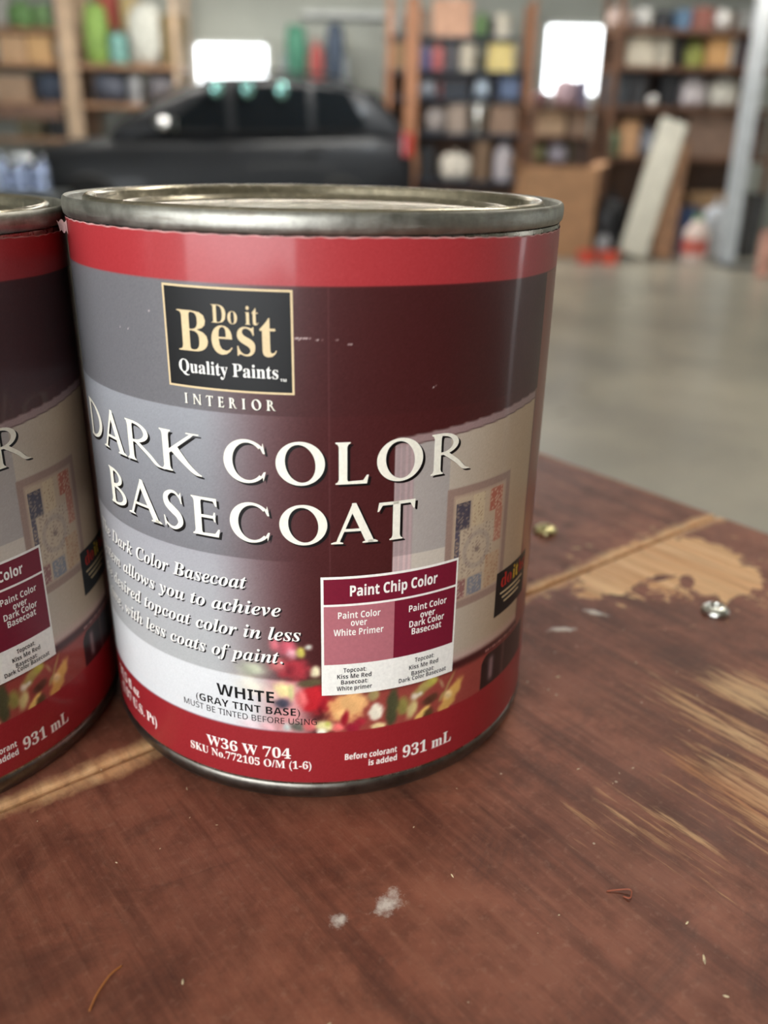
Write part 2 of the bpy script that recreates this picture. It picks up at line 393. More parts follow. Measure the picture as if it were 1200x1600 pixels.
def glyph(ch, W):
    "roman inscription capital, height 1, width W, as a list of polygons"
    a, b = .075, .075 + T_
    if ch == 'O': return ering((W / 2, .5), (W / 2, .52), (W / 2, .5), (W / 2 - .215, .45), 0, 360, 56, .2)[0]
    if ch == 'C':
        P, A, B = ering((W * .54, .5), (W * .54, .52), (W * .585, .5), (W * .585 - .215, .445), 44, 316, 48, 0)
        P.append([A[0], (W - .05, .955), (W - .005, .70), (W - .05, .70), (W - .12, .84), B[0]])
        P.append([B[-1], (W - .12, .15), (W - .045, .27), (W, .27), (W - .06, .04), A[-1]])
        return P
    if ch == 'D':
        P = stem(a, b); P += ering((b - .05, .5), (W - b + .05, .5), (b - .05, .5), (W - b - .15, .43), -90, 90, 32)[0]; return P
    if ch == 'L': return stem(a, b) + [[(b, 0), (W - .04, 0), (W, .21), (W - .045, .21), (W - .13, .085), (b, .07)]]
    if ch == 'E':
        return stem(a, b) + [[(b, 0), (W - .04, 0), (W, .21), (W - .045, .21), (W - .13, .085), (b, .07)],
                [(b, .93), (W - .15, .92), (W - .09, .80), (W - .05, .80), (W - .06, 1), (b, 1)],
                [(b, .475), (W - .17, .475), (W - .14, .39), (W - .105, .39), (W - .105, .64), (W - .14, .64), (W - .17, .55), (b, .55)]]
    if ch == 'T':
        c = W / 2
        return stem(c - T_ / 2, c + T_ / 2, top=False) + [[(.04, 1), (0, .77), (.04, .77), (.13, .92), (W - .13, .92), (W - .05, .77), (W - .01, .77), (W, 1)]]
    if ch == 'I': return stem(a, b)
    if ch == 'N': return stem(a, a + .1) + stem(W - .18, W - .08) + [[(a - .06, 1), (a + .16, 1), (W - .08, .0), (W - .2, .0)]]
    if ch == 'A':
        sl = (W / 2 - .11) / 1.03
        r = W - .29
        P = [[(W / 2 - .07, 1.04), (W / 2 + .03, 1.04), (W - .08, 0), (r, 0), (W / 2 - .085, .84)]]
        P.append([(.10, 0), (.185, 0), (W / 2 - .02, .88), (W / 2 - .06, 1.04), (W / 2 - .07, 1.0)])
        y0, y1 = .315, .385
        P.append([(.10 + y0 * (W / 2 - .16) / 1.03 + .03, y0), (r - y0 * sl + .04, y0), (r - y1 * sl + .04, y1), (.10 + y1 * (W / 2 - .16) / 1.03 + .03, y1)])
        P.append([(0, 0), (.29, 0), (.29, .028), (.2, .06), (.1, .06), (0, .028)])
        P.append([(r - .09, 0), (W, 0), (W, .028), (W - .08, .07), (r + .02, .07), (r - .09, .028)])
        return P
    if ch == 'R':
        P = stem(a, b); rx = W * .68 - b
        P += ering((b, .735), (rx, .265), (b, .735), (rx - .165, .20), -90, 90, 24)[0]
        P.append([(b - .02, .47), (b + .1, .47), (b + .1, .535), (b - .02, .535)]); P.append([(b - .02, .935), (b + .02, .935), (b + .02, 1), (b - .02, 1)])
        L = catmull([(b + .06, .48), (W * .62, .22), (W - .2, .03), (W, 0)], 6); U = catmull([(b + .23, .50), (W * .66 + .06, .27), (W - .12, .075), (W, .028)], 6)
        return P + strip(L, U)
    if ch == 'K':
        P = stem(a, b)
        P.append([(b - .01, .43), (W - .16, .965), (W - .27, .965), (b - .01, .54)])
        P.append([(W - .37, 1), (W - .37, .97), (W - .02, .97), (W - .02, 1)])
        L = catmull([(b + .05, .5), (W * .6, .2), (W - .2, .02), (W, -.01)], 6); U = catmull([(b + .22, .66), (W * .66 + .06, .27), (W - .1, .07), (W, .022)], 6)
        return P + strip(L, U)
    if ch == 'B':
        P = stem(a, b); r1 = W * .83 - b; r2 = W - b
        P += ering((b - .02, .76), (r1, .24), (b - .02, .76), (r1 - .16, .175), -90, 90, 24)[0]
        P += ering((b - .02, .275), (r2, .275), (b - .02, .27), (r2 - .18, .205), -90, 90, 24)[0]
        return P
    if ch == 'S':
        C = [(.84, .86), (.66, .965), (.42, .965), (.2, .83), (.24, .64), (.5, .5), (.76, .36), (.82, .18), (.6, .035), (.36, .03), (.12, .14)]
        wd = [.05, .07, .09, .15, .19, .21, .19, .15, .09, .07, .05]
        c = catmull([(x * W, y) for x, y in C], 6); ww = catmull([(v, 0) for v in wd], 6); A, B = [], []
        for i, p in enumerate(c):
            t = c[min(i + 1, len(c) - 1)] - c[max(i - 1, 0)]; t = t / np.hypot(*t); nn = np.array([-t[1], t[0]]) * ww[i][0] / 2
            A.append(p + nn); B.append(p - nn)
        return strip(A, B) + [[(.80 * W, .88), (.90 * W, .70), (.95 * W, .70), (.91 * W, 1.0), (.86 * W, .95)], [(.08 * W, .30), (.03 * W, .30), (.08 * W, .0), (.13 * W, .06), (.17 * W, .14)]]
    return []

_fc = {}
def styled(s, k):
    out = ''
    base = {'b': (0x1D400, 0x1D41A, 0x1D7CE), 'bi': (0x1D468, 0x1D482, None), 'sb': (0x1D5D4, 0x1D5EE, 0x1D7EC), 's': (0x1D5A0, 0x1D5BA, 0x1D7E2)}.get(k)
    for ch in s:
        o = ord(ch)
        if base and 'A' <= ch <= 'Z': out += chr(base[0] + o - 65)
        elif base and 'a' <= ch <= 'z': out += chr(base[1] + o - 97)
        elif base and base[2] and '0' <= ch <= '9': out += chr(base[2] + o - 48)
        else: out += ch
    return out
def font_polys(s, k, off=0.0):
    "polygons of a line of type from Blender's built-in face"
    cu = bpy.data.curves.new('type', 'FONT'); cu.body = styled(s, k); cu.resolution_u = 3; cu.offset = off
    ob = bpy.data.objects.new('type', cu); me = bpy.data.meshes.new_from_object(ob)
    P = [[(me.vertices[v].co.x, me.vertices[v].co.y) for v in p.vertices] for p in me.polygons]
    bpy.data.objects.remove(ob); bpy.data.curves.remove(cu); bpy.data.meshes.remove(me)
    return P
def cap_h(k):
    if k not in _fc:
        ys = [y for p in font_polys('H', k) for _, y in p]; _fc[k] = max(ys) - min(ys)
    return _fc[k]

class Print:
    "flat artwork in (u, z) millimetres, later wrapped round the can"
    def __init__(s): s.bm = bmesh.new()
    def poly(s, pts, layer, mi):
        ar = sum(pts[i][0] * pts[(i + 1) % len(pts)][1] - pts[(i + 1) % len(pts)][0] * pts[i][1] for i in range(len(pts)))
        if abs(ar) < 1e-9: return
        if ar < 0: pts = pts[::-1]
        f = s.bm.faces.new([s.bm.verts.new((x, y, layer)) for x, y in pts]); f.material_index = mi
    def rect(s, u0, u1, z0, z1, layer, mi): s.poly([(u0, z0), (u1, z0), (u1, z1), (u0, z1)], layer, mi)
    def frame(s, u0, u1, z0, z1, t, layer, mi):
        s.rect(u0, u1, z0, z0 + t, layer, mi); s.rect(u0, u1, z1 - t, z1, layer, mi); s.rect(u0, u0 + t, z0, z1, layer, mi); s.rect(u1 - t, u1, z0, z1, layer, mi)
    def shapes(s, P, u0, z0, sx, sy, layer, mi, dx=0, dz=0, shear=0.0):
        for p in P: s.poly([(u0 + (x + shear * y) * sx + dx, z0 + y * sy + dz) for x, y in p], layer, mi)
    def type(s, txt, k, u0, u1, base, cap, mi, layer=.045, off=0.0, sh=None, shear=0.0):
        P = font_polys(txt, k, off); xs = [x for p in P for x, _ in p]; x0, x1 = min(xs), max(xs)
        sx = (u1 - u0) / (x1 - x0); sy = cap / cap_h(k)
        P = [[(x - x0, y) for x, y in p] for p in P]
        if sh: s.shapes(P, u0, base, sx, sy, layer - .015, sh[2], sh[0], sh[1], shear)
        s.shapes(P, u0, base, sx, sy, layer, mi, shear=shear)
    def roman(s, ch, u0, u1, base, cap, mi, sh=None):
        P = glyph(ch, (u1 - u0) / cap)
        if sh: s.shapes(P, u0, base, cap, cap, .028, sh[2], sh[0], sh[1])
        s.shapes(P, u0, base, cap, cap, .045, mi)
    def build(s, name, mats, parent):
        bm = s.bm
        bmesh.ops.triangulate(bm, faces=[f for f in bm.faces if len(f.verts) > 4])
        us = [v.co.x for v in bm.verts]; x = math.floor(min(us)) + 1.0
        while x < max(us):
            bmesh.ops.bisect_plane(bm, geom=bm.verts[:] + bm.edges[:] + bm.faces[:], plane_co=(x, 0, 0), plane_no=(1, 0, 0), dist=1e-5)
            x += 1.25
        for v in bm.verts:
            u, z, l = v.co; r = RL + l; ph = u / RL
            v.co = (r * math.sin(ph) / 1000, -r * math.cos(ph) / 1000, z / 1000)
        me = bpy.data.meshes.new(name); bm.to_mesh(me); bm.free()
        for mm in mats: me.materials.append(mm)
        return link(bpy.data.objects.new(name, me), parent)

def ink(name, c, rough=.45):
    k = NT(name); v = k.coord(); f = k.noise(v, 1500, 2)
    k.P(Base_Color=k.ramp(f, .2, .8, rgb(*[x * .96 for x in c]), rgb(*[min(255, x * 1.03) for x in c])), Roughness=rough, Specular_IOR_Level=.25); return k.m
CREAM = ink('cream_ink', (238, 234, 218)); BLACK = ink('black_ink', (17, 18, 19)); WHITE = ink('white_ink', (240, 238, 230)); GOLD = ink('beige_gold_ink', (214, 192, 150))
SHADE = ink('printed_black_dropline', (9, 8, 8)); CHIP1 = ink('crimson_ink', (116, 24, 46)); CHIP2 = ink('mauve_ink', (176, 106, 114)); REDI = ink('bright_red_ink', (190, 40, 30)); YEL = ink('yellow_ink', (220, 180, 50))

BLOBS = [(-10.5,33.5,3.4,1.9,0,1,185,190,165),(-11.9,29.3,4,2.2,0,1,240,225,190),(-5.6,39.8,1.1,1.7,0,.8,205,110,120),(-3,39.3,2.1,2.1,0,.7,200,90,105),(-2.1,37.9,1.3,1.4,0,.8,225,165,175),(-.2,38.4,1,1.4,0,.6,200,190,90),(1.4,39.6,.8,.75,0,.6,205,205,190),(-1.8,34.2,3.7,2.8,0,.5,165,50,60),(-2.6,34,1.2,1.2,0,.8,125,35,45),(-5.2,35.2,2,1.9,0,.8,195,110,110),(2.8,33.7,1.2,1.5,0,.5,235,225,185),(-4,29.1,2.3,1.9,0,.6,245,225,160),(-7.1,27.7,1.9,1.6,0,1,225,185,170),(-4.3,25.7,1.9,1.3,0,.7,60,60,75),(2.3,27.1,3,4,0,.4,190,35,45),(-.25,27,1.3,2.6,0,.7,225,110,110),(3.9,24.5,.8,1.1,0,.7,100,12,22),(5.1,25.7,1.9,1.9,0,.5,160,25,40),(1.7,31,3.2,.95,-10,.5,90,80,55),(-2.4,28.5,.7,2.2,0,.6,205,200,140),(-12.4,19.5,3,1.5,0,1,240,190,195),(-8,19.4,2,1.3,0,.8,225,165,170),(-1.2,20,1.9,1.3,0,.7,100,100,90),(-3.5,19.7,1,1.2,0,.7,190,200,195),(1.5,20.4,1.6,1.6,0,.6,215,110,110),(8.8,24.5,4,3.7,0,.4,235,170,110),(10.6,25.3,3.2,3.2,0,.4,232,178,118),(8,22.6,1.9,1.5,0,.7,245,190,125),(8.8,21.7,.8,2.4,12,.5,150,25,40),(7.3,19.6,1.4,1.2,0,.6,235,115,110),(10.5,19.2,1.6,1.3,0,.5,150,30,50),(12.1,20.5,1.3,1,0,.6,165,40,55),(4.5,20.2,2,1.5,0,.5,235,225,160),(3.8,18.8,1.2,.7,0,.5,245,240,220),(5.2,20.7,.7,.8,0,.8,190,190,90),(15,27.2,1.3,1.9,15,.5,165,145,95),(15.6,22.6,1.7,2.15,0,.3,240,230,208),(16.1,18.9,1.9,.8,0,.4,230,205,150),(19.2,23,1.5,5.4,3,.35,72,72,48),(26.6,25.9,4.2,1.5,-35,.5,170,150,85),(28.8,26.9,1.5,1.3,0,.5,185,175,80),(21.7,22.7,1.5,2.5,0,.5,140,130,70),(23.9,21.3,1.3,2.5,20,.5,205,185,125),(24.4,24.4,1.1,1,0,.6,220,205,185),(25.7,24.7,.65,.65,0,.6,225,215,200),(26.5,19.6,2.5,.9,-40,.4,235,195,110),(34,21.3,5.2,1.9,-52,.3,215,165,90),(33.2,22.1,1.1,1.4,-40,.8,235,205,150),(27.9,18.7,1.7,1.2,-50,.5,85,60,35),(28.4,22.5,2.2,1.2,-15,.6,80,50,35),(31.3,22,.4,1.4,25,.4,170,145,85),(33.1,24.5,.3,4,30,.4,178,152,92),(31.3,25.5,.3,1.5,-25,.5,190,165,120)]

def artwork(U, Z):
    "sRGB colour of the printed label at u, z (mm)"
    rng = np.random.default_rng(3)
    def st(x, a, b): t = np.clip((x - a) / (b - a), 0, 1); return t * t * (3 - 2 * t)
    def C(*c): return np.array(c, float)
    out = np.zeros(U.shape + (3,))
    def put(mask, col):
        nonlocal out
        out = out * (1 - mask[..., None]) + np.asarray(col, float) * mask[..., None]
    def inr(u0, u1, z0, z1, s=.15): return st(U, u0 - s, u0 + s) * (1 - st(U, u1 - s, u1 + s)) * st(Z, z0 - s, z0 + s) * (1 - st(Z, z1 - s, z1 + s))
    mar = C(63, 23, 24)
    h = st(U, -21, 2)[..., None]                                   # grey at the left runs into maroon
    h2 = st(U, -20, 4)[..., None]
    up = C(106, 105, 108) * (1 - h) + mar * h
    t = np.clip((Z - 58.8) / (88.14 - 58.8), 0, 1)[..., None]
    midg = C(118, 118, 122) * (1 - t) + C(146, 148, 153) * t
    mid = midg * (1 - h2) + (mar * 1.06) * h2
    t2 = np.clip((Z - 31.4) / 27.4, 0, 1)[..., None]
    lo = (C(176, 178, 178) * (1 - t2) + C(162, 162, 167) * t2) * (1 - h2) + (mar * 1.05) * h2
    out = up.copy()
    out = np.where((Z < 88.14)[..., None], mid, out); out = np.where((Z < 58.8)[..., None], lo, out)
    # white foot at the left, running into the flower picture
    hw = st(U, -13, -2)
    wz = 1 - st(Z, 31.2, 31.5)
    # flower picture
    fl = np.zeros_like(out) + C(150, 48, 52)
    put_fl = st(U, -9, 1)
    edge = 37.2 + 1.5 * np.sin(U * .9) + .8 * np.sin(U * 2.3 + 1)
    base_mask = (1 - st(Z, 27.0, 28.6)) * st(U, 2, 8)
    put(wz * (1 - hw), C(216, 218, 219))
    put(wz * hw * (1 - st(U, -2, 4)), C(214, 150, 150))
    put(base_mask, C(150, 66, 58))
    jx = .35 * np.sin(U * 2.1 + Z * 1.3) + .2 * np.sin(U * 4.7 - Z * 3.1); jz = .35 * np.sin(Z * 2.4 - U * 1.1) + .2 * np.sin(Z * 5.1 + U * 2.7)
    for (u, z, ru, rz, a, s, r, g, b_) in BLOBS:
        a = math.radians(a); ca, sa = math.cos(a), math.sin(a)
        du, dz = U - u + jx * min(ru, rz) * .3, Z - z + jz * min(ru, rz) * .3
        p, q = (du * ca - dz * sa) / ru, (du * sa + dz * ca) / rz
        d = np.sqrt(p * p + q * q)
        mk = 1 - st(d, 1 - s * .9, 1 + s * .5)
        tone = 1 + .10 * np.sin(3.1 * p + 2 * q) * s
        fade = 1 - .0 * d
        put(mk * fade, np.clip(np.array([r, g, b_])[None, None] * tone[..., None], 0, 255))
    m_ = (U > -16) & (U < 42) & (Z > 18.6) & (Z < 41)          # the picture is printed soft
    for _ in range(1):
        o2 = out.copy()
        o2[1:-1] = (out[:-2] + out[1:-1] + out[2:]) / 3; o2[:, 1:-1] = (o2[:, :-2] + o2[:, 1:-1] + o2[:, 2:]) / 3
        out = np.where(m_[..., None], o2, out)
    white_foot_fade = (1 - st(U, -17, -3)) * wz
    put(white_foot_fade * .85, C(216, 218, 219))
    # room picture at the right: plaster wall, skirting line, hanging quilt
    crown = 83.4 + (U - 19) * .072
    wall = st(U, 18.3, 18.6) * (1 - st(U, 60.2, 60.6)) * st(Z, 29.2, 31.0) * (1 - st(Z - crown, -.08, .08))
    wc = np.where((Z > 58.8)[..., None] & (U < 30.6)[..., None], C(166, 158, 152), C(196, 186, 172))
    wr = st(U, 28, 56)[..., None]; wc = np.where((U > 30.6)[..., None], C(184, 172, 156) * (1 - wr) + C(178, 154, 126) * wr, wc)  # browner to the right: warm light put into the wall print
    put(wall, wc)
    put(wall * (1 - st(Z, 29.5, 33.5)) * .6, C(205, 165, 160))
    put(wall * st(Z - crown, -1.9, -1.6), C(150, 124, 122)); put(wall * (1 - st(np.abs(Z - crown + 1.8), .05, .22)), C(96, 70, 68)); put(wall * (1 - st(np.abs(Z - crown + .1), .05, .2)), C(104, 76, 74))
    strp = inr(18.4, 22.4, 20, 82.0, .15) * wall
    put(strp * .9, np.where((np.sin(U * 5.2) > .25)[..., None], C(176, 150, 150), C(158, 138, 138)) * np.where((Z < 58.8)[..., None], 1.18, 1.0))
    put(wall * st(U, 59.3, 59.6), C(120, 76, 66))
    right = st(U, 60.3, 60.7); put(right * st(Z, 18.35, 18.6) * (1 - st(Z, 110.9, 111.2)), C(132, 72, 60))
    tbl = st(U, 33.7, 35.0) * (1 - st(Z, 28.6, 30.2)) * st(Z, 18.35, 18.6); put(tbl * .0, C(158, 62, 58))
    # quilt in its frame
    q0 = inr(30.3, 49.6, 43.2, 71.1, .2)
    put(q0 * .95, C(150, 124, 112)); put(inr(32.0, 48.1, 45.0, 69.4, .2), C(176, 152, 132))
    put(inr(32.4, 47.3, 45.6, 68.8), C(186, 165, 140))
    spk = .5 + .5 * np.sin(U * 3.3 + 1.7 * np.sin(Z * 2.9)) * np.sin(Z * 3.7 + 1.3 * np.sin(U * 2.3))
    def patch(u0, u1, z0, z1, c1, c2, k=.55):
        put(inr(u0, u1, z0, z1, .12), C(*c1)); put(inr(u0, u1, z0, z1, .12) * st(spk, k, k + .2), C(*c2))
    patch(32.7, 36.6, 61.6, 67.6, (70, 66, 78), (126, 112, 104)); patch(32.7, 34.4, 52.0, 61.4, (84, 78, 90), (150, 132, 116))
    patch(37.2, 40.8, 60, 68.6, (198, 178, 146), (150, 116, 92), .8); patch(42.6, 46.9, 63.6, 68.6, (170, 98, 78), (196, 160, 136)); patch(44.6, 47.2, 56, 63.6, (178, 120, 98), (196, 160, 136), .6)
    patch(34.0, 44.4, 50.4, 61.6, (190, 172, 148), (150, 128, 112), .72); put(inr(34.0, 44.4, 50.4, 61.6) * (1 - st(np.abs(np.hypot(U - 39.2, (Z - 56) * .95) - 3.6), .3, .9)) * .22, C(120, 110, 118)); put(inr(38.6, 39.8, 55.4, 56.6) * .6, C(104, 88, 84))
    patch(36.9, 41.4, 45.5, 49.9, (126, 128, 136), (166, 154, 142)); patch(32.6, 36.2, 45.5, 49.9, (140, 96, 92), (176, 150, 134)); patch(42.2, 47.2, 45.6, 53.5, (186, 158, 128), (164, 120, 92), .7)
    # dark vase at the far right
    vz = 27.3 - 2.2 * np.clip((46.2 - U) / 2.6, 0, 1) ** 2
    v = st(U, 43.5, 44.0) * (1 - st(U, 66, 66.4)) * st(Z, 18.4, 18.6) * (1 - st(Z - vz, -.1, .15)); put(v, C(34, 20, 22)); put(v * np.exp(-((U - 47.6) / 1.0) ** 2) * (1 - st(Z, 25, 27)) * st(Z, 18.6, 21) * .75, C(172, 140, 140)); put(v * np.exp(-((U - 53) / .8) ** 2) * .4, C(150, 110, 105))
    put(inr(44.5, 60, 28.2, 28.7) * (np.sin(U * 7) > .1), C(205, 150, 140))
    # store badge ground
    # bands
    put(st(Z, 111.0, 111.2), C(160, 48, 52))
    put(1 - st(Z, 18.25, 18.45), C(146, 34, 40))
    put((1 - st(np.abs(Z - 18.45), .05, .2)) * .55 * (1 - st(U, -4, 2)), C(90, 40, 60))
    put(inr(5.7, 6.0, 31, 111, .1) * .12, C(190, 150, 150))       # faint vertical crease
    out += rng.normal(0, 2.2, U.shape)[..., None]
    # scuffs: white nicks on the maroon field
    for su, sz, lu, lz in ((.3, 102.2, .9, .16), (1.6, 102.3, 1.4, .13), (4.2, 102.1, .7, .1), (7.2, 102.0, .5, .1), (9.6, 101.2, .5, .09), (26, 92.6, .5, .1), (-.6, 104.4, .3, .2), (-28.5, 105.3, .2, .2), (-37, 101.4, .18, .16), (-34.5, 101.3, .25, .12)):
        d = np.hypot((U - su) / lu, (Z - sz - .1 * np.sin(U * 6)) / lz); put((1 - st(d, .5, 1.2)) * .8, C(222, 205, 200))
    # pale worn nick beside W36
    return np.clip(out, 0, 255)

def label_mesh():
    us = np.concatenate([np.arange(-168.08, -72, 4.0), np.arange(-70, 100, .27), np.arange(101, 168.08, 4.0), [168.08]])
    zs = np.linspace(5.28, 119.3, 430)
    U, Z = np.meshgrid(us, zs)
    A = artwork(U, Z) / 255.0
    A = np.where(A <= .04045, A / 12.92, ((A + .055) / 1.055) ** 2.4)
    # the paper stops a little lower round to the right, showing bare tin
    top = -.95 * np.clip((U - 14) / 34, 0, 1) ** 1.5 * np.clip((Z - 100) / 19.3, 0, 1) + .1 * np.sin(U * 1.7) * np.clip((Z - 112) / 7, 0, 1) * .6
    R = RL + .10 * np.sin(U * .33) * np.exp(-((U - 50) / 14) ** 2) * np.sin(np.clip((Z - 60) / 59, 0, 1) * PI)
    ph = U / RL
    co = np.stack([R * np.sin(ph), -R * np.cos(ph), Z + top], -1).reshape(-1, 3) / 1000
    nz, nu = U.shape
    i = np.arange(nz * nu).reshape(nz, nu)
    q = np.stack([i[:-1, :-1], i[:-1, 1:], i[1:, 1:], i[1:, :-1]], -1).reshape(-1, 4)
    me = bpy.data.meshes.new('label')
    me.vertices.add(len(co)); me.vertices.foreach_set('co', co.astype(np.float32).ravel())
    me.loops.add(q.size); me.loops.foreach_set('vertex_index', q.astype(np.int32).ravel())
    me.polygons.add(len(q)); me.polygons.foreach_set('loop_start', (np.arange(len(q)) * 4).astype(np.int32))
    me.update(calc_edges=True)
    me.polygons.foreach_set('use_smooth', np.ones(len(q), bool))
    at_ = me.color_attributes.new('print', 'FLOAT_COLOR', 'POINT')
    at_.data.foreach_set('color', np.concatenate([A.reshape(-1, 3), np.ones((len(co), 1))], 1).astype(np.float32).ravel())
    k = NT('printed_label_paper'); a = k.n('ShaderNodeAttribute', attribute_name='print')
    v = k.coord(); g = k.noise(v, 2600, 2); vs = k.coord(scale=(1, 1, .12)); rip = k.noise(vs, 90, 3)
    k.P(Base_Color=a.outputs['Color'], Roughness=.42, Specular_IOR_Level=.3, Coat_Weight=.3, Coat_Roughness=.1)
    k.bump(k.math('ADD', k.math('MULTIPLY', g, .12), k.math('MULTIPLY', rip, .5)), .25, .0004)
    me.materials.append(k.m)
    return me

def tin(name, c=(176, 170, 158), rough=.26, grime=.35):
    k = NT(name); v = k.coord(); vs = k.coord(scale=(1, 1, 9))
    n = k.noise(v, 260, 6, .7); n2 = k.noise(vs, 90, 5, .7); n3 = k.noise(v, 1200, 3)
    col = k.ramp(n, .35, .7, rgb(*[x * .78 for x in c]), rgb(*c))
    col = k.mix(k.math('MULTIPLY', k.ramp(n2, .54, .68), grime), col, rgb(96, 80, 62))
    k.P(Base_Color=col, Metallic=k.math('SUBTRACT', 1.0, k.math('MULTIPLY', k.ramp(n2, .54, .68), grime)), Roughness=k.math('ADD', k.math('MULTIPLY', n, .22), rough - .1))
    k.bump(k.math('ADD', k.math('MULTIPLY', n2, .6), k.math('MULTIPLY', n3, .25)), .22, .0004)
    return k.m
TIN = tin('tinplate'); TIN_FOOT = tin('foot_seam_tinplate', (134, 130, 122), .36, .06); TIN_RIM = tin('rim_tinplate_scratched', (176, 174, 165), .46, .5); TIN_LID = tin('lid_tinplate', (196, 186, 164), .24, .1)

can = thing('paint_can', 'paint can turned full face to the viewer, both big title lines fully readable', 'paint can', (-.01616, .20342, TABLE_Z))
MM = .001
def prof(L): return [(r * MM, z * MM) for r, z in L]
b = bmesh.new(); lathe(b, prof([(0, 2.2), (49, 2.2), (50.6, 1.2), (51.2, 4.2), (53.25, 4.6), (53.3, 60), (53.3, 119.2), (52.6, 119.5)]), 160, close_top=False); obj('can_body', b, TIN, can, True)
b = bmesh.new(); lathe(b, prof([(50.4, 1.0), (51.0, .15), (51.9, 0), (52.5, .35), (53.1, 1.3), (53.55, 2.6), (53.6, 3.7), (53.35, 4.5), (53.0, 4.8), (51.2, 4.8), (50.4, 1.0)]), 160, close_top=False, close_bot=False); obj('bottom_seam', b, TIN_FOOT, can, True, 60)
b = bmesh.new(); lathe(b, prof([(52.4, 119.5), (53.4, 119.45), (53.8, 119.9), (53.95, 120.8), (53.95, 122.2), (53.75, 122.9), (53.4, 123.23), (53.0, 123.1), (52.7, 122.6), (52.5, 121.4), (52.0, 120.9), (51.2, 120.8), (50.3, 120.8), (49.9, 119.0), (52.4, 119.0), (52.4, 119.5)]), 180, close_top=False, close_bot=False); obj('rim', b, TIN_RIM, can, True, 50)
b = bmesh.new(); lathe(b, prof([(49.6, 120.9), (49.9, 122.2), (49.7, 123.0), (49.1, 123.45), (48.3, 123.3), (47.8, 122.6), (47.5, 120.6), (46.8, 119.8), (44.6, 119.6), (43.6, 119.9), (43.2, 120.9), (42.7, 121.5), (42.0, 121.3), (41.4, 120.6), (40.6, 120.3), (30, 120.15), (0, 120.1)]), 180, close_bot=False); obj('lid', b, TIN_LID, can, True, 50)
lab = link(bpy.data.objects.new('label', label_mesh()), can)

p = Print()                                                   # title
sh = (.55, -.46, 1)
for ch, u0, u1 in (('D', -58.6, -49.4), ('A', -49.0, -39.2), ('R', -38.7, -28.4), ('K', -28.5, -19.0), ('C', -14.2, -6.0), ('O', -4.1, 5.05), ('L', 7.0, 13.3), ('O', 14.85, 24.2), ('R', 26.0, 35.3)): p.roman(ch, u0, u1, 74.9, 8.3, 0, sh)
for ch, u0, u1 in (('B', -48.3, -41.0), ('A', -40.5, -29.8), ('S', -29.3, -23.9), ('E', -21.9, -15.8), ('C', -13.6, -5.6), ('O', -3.75, 5.4), ('A', 6.1, 15.3), ('T', 15.1, 22.9)): p.roman(ch, u0, u1, 62.6, 8.1, 0, sh)
x = -21.6
for ch, wd in (('I', 1.0), ('N', 1.9), ('T', 1.6), ('E', 1.3), ('R', 1.7), ('I', 1.0), ('O', 1.95), ('R', 1.8)):
    p.roman(ch, x, x + wd * .92, 89.05, 1.95, 0, (.14, -.12, 1)); x += wd + .82
p.build('title_lettering', [CREAM, SHADE], lab)

p = Print(); s2 = (.30, -.26, 1)                              # description and small print
for t, u0, u1, z in (('The Dark Color Basecoat', -59.4, -10.8, 52.1), ('system allows you to achieve', -61.0, -4.0, 46.5), ('the desired topcoat color in less', -60.5, -.1, 41.0), ('time, with less coats of paint.', -58.5, -3.9, 35.5)): p.type(t, 'bi', u0, u1, z, 2.95, 0, sh=s2)
p.type('WHITE', 'sb', -18.9, -6.0, 25.6, 2.8, 2); p.type('(GRAY TINT BASE)', 'sb', -24.4, -.6, 22.75, 1.85, 2, off=-.006); p.type('MUST BE TINTED BEFORE USING', 's', -27.9, 2.9, 20.55, 1.5, 2)
pk = (-.14, -.12, 3)
p.type('W36 W 704', 'b', -22.4, -2.8, 11.55, 2.6, 0, sh=pk); p.type('SKU No.772105 O/M (1-6)', 'b', -27.0, 1.6, 8.95, 1.95, 0, sh=pk)
p.type('31.5 fl oz', 'b', -58.5, -45.4, 13.6, 2.6, 0, sh=pk); p.type('(1.97 U.S. Pt)', 'b', -58.0, -38.2, 9.3, 2.6, 0, sh=pk)
p.type('Before colorant', 'sb', 8.85, 20.55, 11.0, 1.55, 0, sh=(-.1, -.1, 3)); p.type('is added', 'sb', 14.1, 20.6, 8.75, 1.55, 0, sh=(-.1, -.1, 3)); p.type('931 mL', 'b', 22.0, 34.8, 8.9, 3.0, 0, sh=pk)
p.build('small_print', [WHITE, SHADE, BLACK, ink('pink_misprint_edge', (214, 130, 128))], lab)

p = Print()                                                   # black brand badge
p.rect(-24.86, -.25, 92.1, 110.52, .015, 0); p.frame(-24.86, -.25, 92.1, 110.52, .38, .03, 1)
p.type('Best', 'b', -22.0, -3.2, 98.9, 7.3, 1, off=-.004); p.type('Do it', 'b', -15.0, -6.3, 104.35, 3.2, 1, layer=.055, off=-.006); p.type('Quality Paints', 'b', -22.3, -3.1, 94.95, 2.35, 2); p.type('TM', 'sb', -2.75, -1.65, 94.5, .5, 2)
p.build('brand_badge', [BLACK, GOLD, WHITE], lab)

